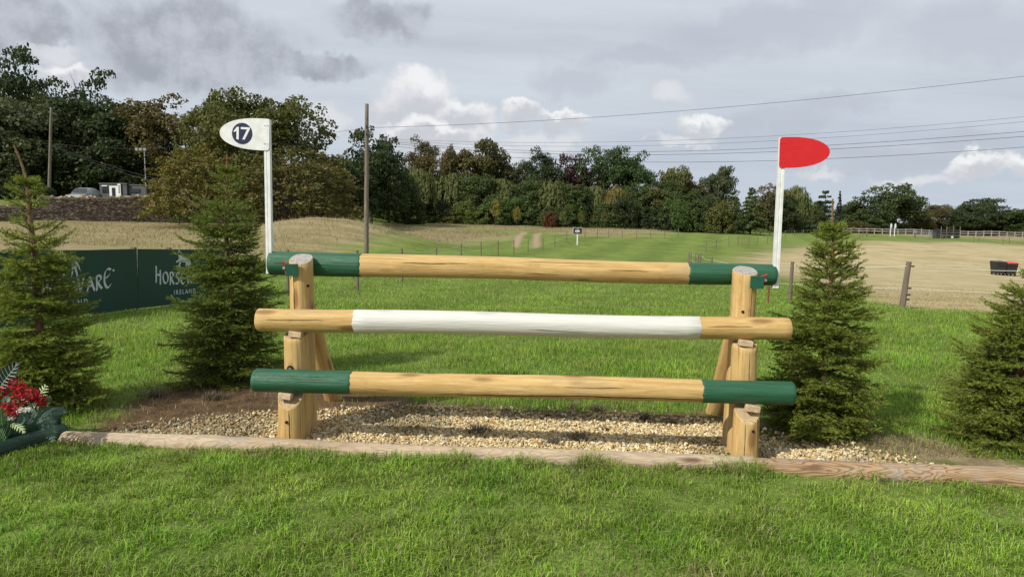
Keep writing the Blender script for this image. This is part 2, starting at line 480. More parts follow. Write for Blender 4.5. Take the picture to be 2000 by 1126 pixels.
def blade_fn(t, bs, out):
    at = t.n('ShaderNodeAttribute', attribute_name='col')
    t._set(bs.inputs['Base Color'], at.outputs['Color']); bs.inputs['Roughness'].default_value = .45
    bs.inputs['Specular IOR Level'].default_value = .28
    tr = t.n('ShaderNodeBsdfTranslucent'); t._set(tr.inputs[0], t.vmath('MULTIPLY', at.outputs['Color'], (1.15, 1.2, .6)))
    mx = t.n('ShaderNodeMixShader'); mx.inputs[0].default_value = .3
    t.nt.links.new(bs.outputs[0], mx.inputs[1]); t.nt.links.new(tr.outputs[0], mx.inputs[2])
    t.nt.links.new(mx.outputs[0], out.inputs[0])
M_BLADE = material('grass_blade', blade_fn)
def vcol_fn(rough):
    def fn(t, bs, out):
        at = t.n('ShaderNodeAttribute', attribute_name='col')
        n = t.noise(obco(t), 90, 3)
        t._set(bs.inputs['Base Color'], t.mix(t.ss(n, .3, .7), t.vmath('MULTIPLY', at.outputs['Color'], (.8, .8, .8)), at.outputs['Color']))
        bs.inputs['Roughness'].default_value = rough
    return fn
M_PEBBLE = material('pebble', vcol_fn(.75))

# ------------------------------------------------------------------ fence frame (the line of the kerb), right end nearer
KY = R(-3.7)
U = Vector((math.cos(KY), math.sin(KY), 0)); V = Vector((-math.sin(KY), math.cos(KY), 0))
KO = Vector((0.0, 4.285, 0))
def fr(u, v, z=None):
    p = KO + U * u + V * v
    return Vector((p.x, p.y, zg(p.x, p.y) if z is None else z))
def kv(x, y):
    """(u, v) of world points in the fence frame"""
    dx = np.asarray(x) - KO.x; dy = np.asarray(y) - KO.y
    return dx * U.x + dy * U.y, dx * V.x + dy * V.y

# ------------------------------------------------------------------ land cover outlines, from photo pixels to ground positions
def gpoly(pts): return np.array([ground_at(*p)[:2] for p in pts])
def sdist(poly, x, y):
    """signed distance, positive inside"""
    x = np.asarray(x, float); y = np.asarray(y, float)
    d = np.full(x.shape, 1e9); ins = np.zeros(x.shape, bool); n = len(poly)
    for i in range(n):
        ax, ay = poly[i]; bx, by = poly[(i + 1) % n]
        ex, ey = bx - ax, by - ay
        tt = np.clip(((x - ax) * ex + (y - ay) * ey) / (ex * ex + ey * ey + 1e-12), 0, 1)
        d = np.minimum(d, np.hypot(x - ax - tt * ex, y - ay - tt * ey))
        c = ((ay > y) != (by > y)) & (x < (bx - ax) * (y - ay) / (by - ay + 1e-12) + ax)
        ins ^= c
    return np.where(ins, d, -d)
P_RIGHT = gpoly([(1440, 508), (1500, 493), (1600, 479), (1700, 470), (1850, 472), (2000, 479), (2300, 492), (2500, 640), (2000, 614), (1850, 606), (1720, 592), (1560, 548), (1460, 522)])
P_LEFT = np.array([ground_at(*p)[:2] for p in [(1000, 460), (940, 470), (760, 466), (690, 478), (600, 500), (500, 508), (380, 515), (200, 535), (0, 545), (-400, 560)]] + [(-70, 20), (-75, 90), (-10, 88), (0, 78)])
P_FAR = np.array([ground_at(*p)[:2] for p in [(1040, 452), (1130, 458), (1200, 463), (1300, 454), (1400, 450), (1520, 451), (1650, 456), (1800, 462), (2000, 470), (2400, 490)]] + [(260, 110), (260, 300), (-60, 300), (-10, 88)])
P_TRACK = [gpoly([(1000, 482), (1012, 484), (1030, 453), (1017, 453)]), gpoly([(1040, 485), (1052, 485), (1057, 455), (1043, 455)])]
P_GRAVEL = np.array([(fr(u, v).x, fr(u, v).y) for u, v in [(-2.95, .0), (-2.75, .28), (-2.5, .5), (-2.1, .66), (-1.7, .80), (-1.35, .95), (-1.0, 1.05), (1.25, 1.08), (1.7, .85), (2.1, .64), (2.45, .40), (2.75, .16), (2.85, .0)]])
P_DIRT = np.array([(fr(u, v).x, fr(u, v).y) for u, v in [(-3.1, .0), (-3.0, .35), (-3.2, 1.0), (-3.05, 1.7), (-2.6, 2.2), (-1.9, 2.05), (-1.3, 1.45), (-.6, 1.18), (.4, 1.12), (1.2, 1.25), (1.7, 1.2), (2.2, 1.1), (2.9, .85), (3.3, .5), (3.25, .0)]])

def build_ground():
    def axis(c, ext, d0, n):
        k = 6.5
        for _ in range(40): k = math.asinh(ext * k / (d0 * n))
        tt = np.linspace(-1, 1, 2 * n + 1)
        return c + ext / math.sinh(k) * np.sinh(k * tt)
    xs = axis(0, 700, .065, 185); ys = axis(6.0, 700, .065, 185)
    X, Y = np.meshgrid(xs, ys)
    Z = zf(X, Y)
    u, v = kv(X, Y)
    grav = sdist(P_GRAVEL, X, Y); dirt = sdist(P_DIRT, X, Y)
    Z = Z - .035 * sstep(grav, -.05, .1)
    behind = (X - WALL_A[0]) * (-_wd[1]) + (Y - WALL_A[1]) * _wd[0]
    straw = np.maximum(np.maximum(sdist(P_RIGHT, X, Y), np.where(X < -15, np.minimum(sdist(P_LEFT, X, Y), -behind * 3), sdist(P_LEFT, X, Y))), sdist(P_FAR, X, Y))
    depth = np.clip(Y, 5, 200)
    st = np.clip(straw / (depth * .10) * .5 + .5, 0, 1)
    di = np.clip(dirt / .30 * .5 + .5, 0, 1)
    pale = np.clip(sdist(P_RIGHT, X, Y) / 4 * .5 + .5, 0, 1); gr = np.clip(grav / .16 * .5 + .5, 0, 1)
    tr = np.clip(np.maximum(sdist(P_TRACK[0], X, Y), sdist(P_TRACK[1], X, Y)) / .9 * .5 + .5, 0, 1)
    n, m = X.shape
    idx = np.arange(n * m).reshape(n, m)
    fc = np.stack([idx[:-1, :-1], idx[:-1, 1:], idx[1:, 1:], idx[1:, :-1]], -1).reshape(-1, 4)
    def fn(t, bs, out):
        c = t.n('ShaderNodeTexCoord').outputs['Object']
        A = lambda nm: t.n('ShaderNodeAttribute', attribute_name=nm).outputs['Fac']
        n1 = t.noise(c, .55, 6, .62); n2 = t.noise(c, 5.0, 5, .65); n3 = t.noise(c, 34.0, 4, .7); n0 = t.noise(c, .09, 4, .55)
        long = t.noise(t.mapping(c, (.16, 1.1, 1), (0, 0, 0), (0, 0, .22)), 1.0, 5, .62)
        # mown track: soft alternating passes along its length
        sp = t.n('ShaderNodeSeparateXYZ'); t._set(sp.inputs[0], c)
        lane = t.math('SINE', t.math('MULTIPLY_ADD', t.noise(c, .08, 2), 2.5, t.math('ADD', t.math('MULTIPLY', sp.outputs[0], 1.45), t.math('MULTIPLY', sp.outputs[1], -.46))))
        g = t.mix(t.ss(n1, .35, .65), (.115, .165, .032), (.165, .220, .052))
        g = t.mix(t.math('MULTIPLY', t.ss(n2, .42, .7), .5), g, (.058, .098, .020))
        g = t.mix(t.math('MULTIPLY', t.ss(n3, .5, .75), .5), g, (.16, .22, .04))
        g = t.mix(t.math('MULTIPLY', t.ss(lane, -.7, .7), t.math('MULTIPLY', n1, .62)), g, (.220, .285, .062))
        g = t.mix(t.math('MULTIPLY', t.ss(n0, .5, .75), .25), g, (.18, .195, .058))
        s = t.mix(t.ss(long, .35, .66), (.215, .175, .085), (.34, .28, .155))
        s = t.mix(t.math('MULTIPLY', t.ss(n2, .45, .7), .5), s, (.15, .112, .062))
        s = t.mix(t.math('MULTIPLY', t.ss(n0, .45, .7), .6), s, (.165, .168, .065))
        s = t.mix(t.math('MULTIPLY', t.ss(n3, .5, .72), .4), s, (.40, .335, .20))
        e = t.mix(t.ss(n2, .35, .65), (.075, .046, .024), (.145, .095, .052))
        th = t.mix(t.ss(n2, .35, .65), (.20, .155, .085), (.34, .27, .155))
        th = t.mix(t.ss(n1, .52, .6), th, (.10, .14, .03))
        e = t.mix(A('thatch'), e, th)
        e = t.mix(t.math('MULTIPLY', t.ss(n3, .5, .7), .6), e, (.20, .145, .09))
        e = t.mix(t.math('MULTIPLY', A('gravel'), .75), e, t.mix(n3, (.20, .145, .085), (.40, .31, .19)))
        s = t.mix(t.math('MULTIPLY', A('pale'), .75), s, t.mix(t.ss(long, .3, .7), (.40, .32, .165), (.60, .50, .30)))
        s = t.mix(t.math('MULTIPLY', t.ss(n2, .5, .72), .35), s, (.26, .20, .11))
        s = t.mix(t.math('MULTIPLY', t.ss(t.noise(c, .22, 5, .65), .48, .68), .5), s, (.235, .225, .10))
        s = t.mix(t.math('MULTIPLY', t.ss(t.noise(t.mapping(c, (.5, 2.6, 1), (4, 4, 0), (0, 0, -.3)), 1.0, 5, .7), .5, .68), .5), s, (.25, .19, .105))
        tus = t.ss(t.noise(t.mapping(c, (.9, 1.7, 1)), 1.0, 5, .7), .5, .66)
        g = t.mix(t.math('MULTIPLY', tus, .45), g, (.075, .115, .022))
        s = t.mix(t.math('MULTIPLY', tus, .28), s, (.16, .125, .065))
        bare = t.math('MULTIPLY', t.ss(t.noise(c, 1.3, 5, .6), .58, .70), .6)
        g = t.mix(bare, g, (.235, .185, .105))
        js = t.math('ADD', A('straw'), t.math('MULTIPLY', t.math('SUBTRACT', t.math('ADD', t.math('MULTIPLY', long, .7), t.math('MULTIPLY', n2, .3)), .5), 1.5))
        col = t.mix(t.ss(js, .3, .7), g, s)
        jt = t.math('ADD', A('track'), t.math('MULTIPLY', t.math('SUBTRACT', n2, .5), .9))
        col = t.mix(t.ss(jt, .4, .6), col, t.mix(n3, (.27, .19, .12), (.42, .31, .21)))
        jd = t.math('ADD', A('dirt'), t.math('MULTIPLY', t.math('SUBTRACT', n2, .5), 1.1))
        col = t.mix(t.ss(jd, .35, .65), col, e)
        t._set(bs.inputs['Base Color'], col); bs.inputs['Roughness'].default_value = .95
        bs.inputs['Specular IOR Level'].default_value = .08
        h = t.math('ADD', t.math('MULTIPLY', n3, .35), t.math('ADD', t.math('MULTIPLY', n2, .8), t.math('MULTIPLY', long, 1.6)))
        bump(t, bs, h, .09, .8)
    mat = material('meadow_ground', fn)
    me = mesh_np('ground', np.stack([X, Y, Z], -1).reshape(-1, 3), fc, [mat], True,
                 {'straw': st.ravel(), 'dirt': di.ravel(), 'track': tr.ravel(), 'pale': pale.ravel(), 'gravel': gr.ravel(), 'thatch': sstep(u, 1.3, 2.1).ravel()})
    o = link(bpy.data.objects.new('ground', me)); o['kind'] = 'structure'
build_ground()
def gz(x, y):
    """ground height including the gravel hollow"""
    return zf(x, y) - .035 * sstep(sdist(P_GRAVEL, x, y), -.05, .1)

# ------------------------------------------------------------------ logs
LOGR, LOGB = {}, {}
def crack(parent, key, M, xa, xb, ang, width, seed, mat):
    """narrow drying split lying along a log"""
    r = np.random.default_rng(seed); n = max(8, int((xb - xa) / .03)); m = MB(); vs = []; fs = []; a = ang
    for i in range(n + 1):
        s_ = i / n; x = xa + (xb - xa) * s_; a += r.normal(0, .012); w = width * math.sin(math.pi * s_) ** .6 * r.uniform(.5, 1.2) + .0003
        by, bz = LOGB[key](x)
        for sg in (-1, 1):
            q = a + sg * w / .075; rr = float(LOGR[key](x, q)) + .0019
            vs.append((x, rr * math.cos(q) + by, rr * math.sin(q) + bz))
    for i in range(n): fs.append((2 * i, 2 * i + 2, 2 * i + 3, 2 * i + 1))
    m.add(vs, fs); m.build('drying_crack', mat, parent, M)
def log_mesh(name, L, r0, r1, seg=32, rings=26, amp=.02, bev=.008, mats=None, x0=0.0, x1=None, extra=0.0, seed=0, caps=True, slant=0.0, ragged=(False, False)):
    """round log along local x; (x0..x1) takes a slice of it, extra thickens it"""
    x1 = L if x1 is None else x1
    rs = np.random.default_rng(seed)
    ph = rs.uniform(0, 6.28, 8); am = rs.uniform(.3, 1, 8) * amp
    def rad(x, a):
        r = r0 + (r1 - r0) * x / L
        return r * (1 + am[0] * np.sin(2 * a + ph[0] + x * .7) + am[1] * np.sin(3 * a + ph[1] - x * 1.1) + .6 * am[2] * np.sin(5 * a + ph[2] + x * 2.3)
                    + .7 * am[3] * np.sin(x * 3.1 + ph[3]) + .4 * am[4] * np.sin(x * 9 + a + ph[4]) + .25 * am[5] * np.sin(x * 23 + 4 * a + ph[5])) + extra
    LOGR[(name, seed)] = lambda x, a: rad(x, a) 
    LOGB[(name, seed)] = lambda x: (.006 * np.sin(x * 1.6 + ph[7]) * np.sin(np.pi * x / L), .006 * np.sin(x * 2.1 + ph[6]) * np.sin(np.pi * x / L)) if L > 2 else (0.0, 0.0)
    xs = np.linspace(x0, x1, rings)
    if caps:
        xs = np.concatenate([[x0, x0 + bev], xs[1:-1], [x1 - bev, x1]])
    a = np.linspace(0, 2 * np.pi, seg, endpoint=False)
    XX, AA = np.meshgrid(xs, a, indexing='ij')
    RR = rad(XX, AA)
    if caps:
        RR[0] -= bev * .8; RR[-1] -= bev * .8
    yy, zz = RR * np.cos(AA), RR * np.sin(AA)
    if L > 2: zz = zz + .006 * np.sin(XX * 2.1 + ph[6]) * np.sin(np.pi * XX / L); yy = yy + .006 * np.sin(XX * 1.6 + ph[7]) * np.sin(np.pi * XX / L)
    if ragged[0]: XX[:2] += .004 * np.sin(5 * AA[:2] + 1) + .003 * np.sin(13 * AA[:2])
    if ragged[1]: XX[-2:] += .004 * np.sin(4 * AA[-2:] + 2) + .003 * np.sin(11 * AA[-2:])
    XS = XX + slant * zz * (XX - x0) / (x1 - x0)
    vs = np.stack([XS, yy, zz], -1).reshape(-1, 3).tolist()
    fs = []; mi = []
    n = len(xs)
    for i in range(n - 1):
        for k in range(seg):
            k2 = (k + 1) % seg
            fs.append((i * seg + k, (i + 1) * seg + k, (i + 1) * seg + k2, i * seg + k2)); mi.append(0)
    ci = len(vs)
    vs += [[x0, 0, 0], [x1, 0, 0]]
    for k in range(seg):
        k2 = (k + 1) % seg
        fs.append((k, k2, ci)); fs.append(((n - 1) * seg + k2, (n - 1) * seg + k, ci + 1)); mi += [1, 1]
    me = bpy.data.meshes.new(name); me.from_pydata(vs, [], fs)
    for m in mats: me.materials.append(m)
    me.polygons.foreach_set('material_index', mi)
    me.polygons.foreach_set('use_smooth', [True] * len(fs))
    me.set_sharp_from_angle(angle=R(50))
    return me
def axis_M(p0, p1, spin=0.0):
    p0, p1 = Vector(p0), Vector(p1); x = (p1 - p0).normalized()
    up = Vector((0, 0, 1)) if abs(x.z) < .95 else Vector((0, 1, 0))
    y = up.cross(x).normalized(); z = x.cross(y)
    M = Matrix((x, y, z)).transposed().to_4x4(); M.translation = p0
    return M @ Matrix.Rotation(spin, 4, 'X')
def log(name, p0, p1, r0, r1, mats, parent=None, seed=0, **kw):
    L = (Vector(p1) - Vector(p0)).length
    me = log_mesh(name, L, r0, r1, mats=mats, seed=seed, **kw)
    return link(bpy.data.objects.new(name, me), parent, axis_M(p0, p1))

# ------------------------------------------------------------------ the jump
def build_jump():
    J = empty('post_and_rail_fence', fr(0, .3))
    tag(J, 'three rail log jump with green, white and natural wood sections over gravel', 'jump')
    dl = [4.57, 4.75, 4.93]; dr = [4.39, 4.57, 4.75]         # distances of front, middle and rear posts, left and right sets
    specs = [ # rail: left px, right px, left/right distance, radii, painted stretches in px
        ((498, 742), (1548, 767), 4.57, 4.39, .0775, .0755, [(498, 690, M_GREEN), (1367, 1548, M_GREEN)], M_PINE, 5),
        ((505, 624), (1541, 642), 4.75, 4.57, .0805, .0765, [(694, 1365, M_WHITE_LOG)], M_PINE, 9),
        ((529, 513.5), (1512, 537), 5.10, 4.92, .0865, .0775, [(529, 709, M_GREEN), (1341, 1512, M_GREEN)], M_PINE, 14)]
    rails = []
    for (a, b, d0, d1, r0, r1, paints, mat, seed) in specs:
        p0, p1 = pix(*a, d0), pix(*b, d1); L = (p1 - p0).length
        me = log_mesh('rail', L, r0, r1, seg=40, rings=70, amp=.02, mats=[mat, M_END], seed=seed)
        ro = link(bpy.data.objects.new('rail', me), J, axis_M(p0, p1))
        rails.append((p0, p1, r0, ro))
        for (xa, xb, ag, wd) in {5: [(1.25, 3.05, -2.55, .0042), (.25, .5, 2.75, .0022), (2.1, 2.5, 2.9, .0018), (3.2, 3.45, -3.0, .002)], 9: [(.08, .5, 3.0, .002), (1.9, 2.3, -2.8, .0015), (3.1, 3.4, 2.9, .002)], 14: [(.05, .42, 3.05, .0024), (1.0, 1.5, 2.8, .0024), (1.9, 2.15, -2.8, .002), (2.5, 2.8, 2.95, .0018), (3.3, 3.6, -3.05, .002)]}[seed]:
            crack(ro, ('rail', seed), axis_M(p0, p1), xa, xb, ag, wd, seed + int(xa * 10), M_CRACK)
        for (xa, xb, pm) in paints:
            def along(px):
                best = min(range(0, 2001), key=lambda i: abs(proj(p0.lerp(p1, i / 2000))[0] - px)); return best / 2000 * L
            s0, s1 = along(xa), along(xb)
            first, last = xa == a[0], xb == b[0]
            if first: s0 = -.001
            if last: s1 = L + .001
            mp = log_mesh('painted_section', L, r0, r1, seg=40, rings=26, amp=.02, mats=[pm, pm], x0=s0, x1=s1, extra=.0012, seed=seed, bev=.008 if (first or last) else .001, ragged=(not first, not last))
            link(bpy.data.objects.new('painted_section', mp), ro, axis_M(p0, p1))
    # posts
    for side, (pxs, ds) in enumerate((((560, 574, 586.5), dl), ((1475, 1465, 1459.5), dr))):
        for k in range(3):
            d = ds[k]; px = pxs[k]
            rp0, rp1, rr, _ = rails[k]
            base = stand(px, d); base.z = float(gz(base.x, base.y)) - .12
            if k < 2:
                f = (base.x - rp0.x) / (rp1.x - rp0.x)
                top = rp0.lerp(rp1, f).z - rr - (.018 if k == 0 else .014)
            else:
                top = pix(px, (505, 528)[side], d).z
            p1 = Vector((base.x, base.y, top))
            if k == 2 and side == 1: base.x += -.02
            L = (p1 - base).length
            # cut top: the short posts are scooped towards the front, the tall ones nearly level
            me = log_mesh('post', L, .088, .083, seg=36, rings=24, amp=.03, bev=.006, mats=[M_PINE, M_END_GREY if k == 2 else M_END], seed=20 + side * 3 + k)
            M = axis_M(base, p1)
            front = M.inverted().to_3x3() @ Vector((0, -1, 0))
            for v in me.vertices:
                if v.co.x > L - .16:
                    g_ = (v.co.x - (L - .16)) / .16
                    s = v.co.y * front.y + v.co.z * front.z
                    if k < 2:
                        q = max(0.0, (s + .03) / .11)
                        v.co.x -= g_ * (.085 if k == 0 else .03) * q ** 1.6
                    else:
                        v.co.x -= g_ * (.42, .34)[side] * s
            po = link(bpy.data.objects.new('post', me), J, M)
            fa = math.atan2(front.z, front.y)
            for (c0, c1, da, wd) in {(0, 0): [(.1, L - .09, .15, .0022)], (0, 2): [(.3, L - .02, -.25, .003)], (1, 0): [(.1, L - .1, -.3, .0015)], (0, 1): [(.2, L - .05, .5, .002)], (1, 2): [(.6, L - .06, .4, .0018)], (1, 1): [(.2, L - .05, .2, .0016)]}[(side, k)]:
                crack(po, ('post', 20 + side * 3 + k), M, c0, c1, fa + da, wd, 7 + k + side, M_CRACK)
            if k < 2:
                cb = MB().box((-.044, -.042, 0), (.044, .02, .040))
                # chock between post and rail
                cb.build('chock', M_BLOCK, J, Matrix.Translation((p1.x + (-.02, .012)[k] * (1 - 2 * side), p1.y - .035, top - .016)) @ Matrix.Rotation(KY, 4, 'Z') @ Matrix.Rotation(.12, 4, 'Y'), bevel=.005)
            # drilled holes and bolts
            holes = {(0, 0): [(-.005, .17)], (0, 2): [(.062, .0)], (1, 0): [(.02, .14)], (1, 2): [(-.03, .28)]}.get((side, k), [])
            for (hx, hz) in holes:
                if hz == 0: hz = .19
                hb = MB(); yy = -math.sqrt(max(.0, .086 ** 2 - hx ** 2))
                hb.tube([(hx, yy - .004, 0), (hx, yy + .03, 0)], .010, 12)
                hb.build('bolt_hole', M_DARK, po, Matrix.Translation((p1.x, p1.y, top - hz)))
            if (side, k) == (0, 1):
                hb = MB(); hb.tube([(-.02, -.0895, 0), (-.02, -.05, 0)], .024, 16)
                hb.build('bolt_recess', M_DARK, po, Matrix.Translation((p1.x, p1.y, top - .235)))
                hb = MB(); hb.tube([(-.02, -.099, 0), (-.02, -.05, 0)], .012, 6)
                hb.build('bolt', M_STEEL, po, Matrix.Translation((p1.x, p1.y, top - .235)))
        # diagonal brace from the rear post to the ground behind
        px, d = pxs[2], ds[2]
        a = stand(px, d); top = Vector((a.x, a.y + .10, a.z + .86))
        foot = stand(px, d + .72); foot.x = a.x + .04; foot.z = float(gz(foot.x, foot.y)) - .06
        log('brace', foot, top, .072, .068, [M_PINE, M_END_GREY], J, 40 + side, seg=28, rings=16)
        # green clip plate with its frangible pin
        cp = pix((570.5, 1478.5)[side], (527, 551)[side], ds[2] - .108)
        pb = MB().box((-.043, -.006, -.043), (.043, .006, .043))
        pl = pb.build('clip_plate', M_DKGREEN, J, Matrix.Translation(cp) @ Matrix.Rotation((.16, -.16)[side] + KY, 4, 'Z'), bevel=.002)
        s = (-1, 1)[side]
        bb = MB().box((-.035, .006, -.02), (.035, .05, .02)); bb.build('bracket', M_DKGREEN, pl, Matrix.Translation(cp) @ Matrix.Rotation((.16, -.16)[side] + KY, 4, 'Z'))
        pn = MB(); x0 = cp.x + s * .052
        pn.tube([(x0, cp.y + .02, cp.z + .045), (x0 + s * .004, cp.y + .03, cp.z + .0), (x0, cp.y + .035, cp.z - .035)], .009, 8)
        pn.tube([(x0 - s * .02, cp.y + .05, cp.z + .03), (x0 + s * .03, cp.y + .03, cp.z + .05)], .007, 8)
        pn.build('release_pin', M_REDROPE, pl, Matrix.Identity(4), origin=cp)
        pn = MB(); pn.tube([(x0 + s * .012, cp.y + .015, cp.z + .012), (x0 + s * .012, cp.y + .04, cp.z + .012)], .010, 10)
        pn.build('washer', M_STEEL, pl, Matrix.Identity(4), origin=cp)
    return rails
def proj(p):
    q = np.array(CAM_M.inverted() @ Vector(p)); return (1000 + F * q[0] / -q[2], 563 - F * q[1] / -q[2])
RAILS = build_jump()

# ------------------------------------------------------------------ flags on the ends of the top rail
def text_mesh(txt, size, offset=0.0, extr=0.0, spacing=1.0):
    cu = bpy.data.curves.new('txt', 'FONT'); cu.body = txt; cu.size = size; cu.align_x = 'CENTER'; cu.align_y = 'CENTER'
    cu.offset = offset; cu.extrude = extr; cu.space_character = spacing; cu.resolution_u = 6
    o = bpy.data.objects.new('txt', cu); COL.objects.link(o)
    dg = bpy.context.evaluated_depsgraph_get(); dg.update()
    me = bpy.data.meshes.new_from_object(o.evaluated_get(dg))
    bpy.data.objects.remove(o); bpy.data.curves.remove(cu)
    return me
def build_flag(side):
    d = 5.075 if side == 0 else 4.895
    if side == 0:
        T = empty('jump_flag', pix(526, 533, d)); tag(T, 'white flag board numbered 17 on a white post', 'flag')
        bot, top = pix(527, 534, d), pix(522, 233, d); s = -1; mat = M_WHITE
    else:
        T = empty('jump_flag', pix(1514, 560, d)); tag(T, 'red flag board on a white post at the rail end', 'flag')
        bot, top = pix(1513.5, 562, d), pix(1528.5, 269, d); s = 1; mat = M_RED
    ax = (top - bot).normalized(); L = (top - bot).length
    x = Vector((math.cos(KY), math.sin(KY), 0)); x = (x - ax * x.dot(ax)).normalized(); y = ax.cross(x)
    M = Matrix((x, y, ax)).transposed().to_4x4(); M.translation = bot
    # post: a thick channel, front face with two flanges
    m = MB(); w = .0215
    poly = [(-w, -.016), (-.004, -.016), (-.002, -.013), (.002, -.013), (.004, -.016), (w, -.016), (w, .018), (w - .005, .018), (w - .005, -.008), (-w + .005, -.008), (-w + .005, .018), (-w, .018)]
    m.prism(poly, 0, L - .001)
    m.build('post', M_WHITE, T, M, bevel=.0008)
    # leaf-shaped board
    H = (.228, .214)[side]; Wd = (.372, .345)[side]
    pts = []
    hh = H / 2
    straight = .20 * Wd
    rc = .02
    for k in range(5):
        a = math.pi * 1.5 - k / 4 * math.pi / 2
        pts.append((rc + rc * math.cos(a), -hh + rc + rc * math.sin(a)))
    for k in range(5):
        a = math.pi - k / 4 * math.pi / 2
        pts.append((rc + rc * math.cos(a), hh - rc + rc * math.sin(a)))
    n = 26
    for k in range(n + 1):
        a = math.pi / 2 - k / n * math.pi
        pts.append((straight + (Wd - straight) * max(0, math.cos(a)) ** .92, hh * math.copysign(abs(math.sin(a)) ** .97, math.sin(a))))
    pts = [(s * px, py) for px, py in pts]
    if s < 0: pts = pts[::-1]
    zc = L - H / 2 + (.0, .002)[side]
    FM = M @ Matrix.Translation((-s * w * 1.02, -.0165, zc)) @ Matrix.Rotation((R(2.0), R(-1.0))[side], 4, 'Y') @ Matrix.Rotation(R(90), 4, 'X')
    m = MB(); m.prism(pts, 0, .005)
    bo = m.build('board', mat, T, FM, bevel=.001)
    for zz in (-.065, .065):
        for xx in (.012, .034):
            sc = MB(); sc.tube([(s * xx, zz, .0045), (s * xx, zz, .0085)], .0035, 8)
            sc.tube([(s * (xx + .004), zz, .0048), (s * (.034 - .003) , zz - .002, .0048)] if xx < .02 else [(s * xx, zz, .0048), (s * xx, zz + .004, .0048)], .001, 5)
            sc.build('fixing', M_STEEL if side == 0 else M_RED, bo, FM)
    if side == 0:
        cx = -.202
        m = MB(); m.tube([(cx, 0, .0048), (cx, 0, .0062)], .0765, 48)
        dsc = m.build('number_disc', M_NAVY, bo, FM)
        for tx, poly in ((-.042, [(-.024, .012), (.002, .046), (.017, .046), (.017, -.043), (.0, -.043), (.0, .02), (-.014, .008)]),
                         (.024, [(-.034, .046), (.034, .046), (.034, .034), (-.004, -.043), (-.023, -.043), (.013, .031), (-.034, .031)])):
            m = MB(); m.prism([(cx + tx + a, b) for a, b in poly][::-1], .0064, .0072)
            m.build('digit', M_WHITE, dsc, FM)
build_flag(0); build_flag(1)

# ------------------------------------------------------------------ kerb logs in front of the gravel
def build_kerb():
    def kp(px, py):   # centre of the log seen with its top edge at this pixel
        r = pray(px, py); u = 0
        # top of log about .10 m above the ground on the kerb line
        d = 4.3
        for _ in range(12):
            x = r[0] * d; g = zg(x, d)
            d = (EYE - (g + .085)) / -r[2]
        return Vector((r[0] * d, d + .03, g + .002))
    a, b = kp(118, 839), kp(1478, 891)
    o = log('kerb_log', a, b, .066, .070, [M_KERB, M_END], None, 61, rings=80, amp=.03)
    tag(o, 'long pale log edging the gravel bed, grass growing over its front', 'log')
    c, d = kp(1470, 891), kp(2080, 925)
    c.z += -.004; d.z += .02
    o = log('kerb_log', c + Vector((.02, -.012, 0)), d, .074, .080, [M_KERB2, M_END], None, 67, rings=40, amp=.03)
    tag(o, 'swirly grained log continuing the gravel edging past the right posts', 'log')
    e, f = kp(1800, 912), kp(2080, 927)
    g = MB(); p = (e + f) / 2
    o = log('buried_log', e + Vector((0, -.06, -.075)), f + Vector((0, -.06, -.07)), .05, .055, [M_STAKE, M_STAKE], None, 70, rings=12)
    tag(o, 'dark half buried timber under the swirly grained edging log', 'timber')
build_kerb()

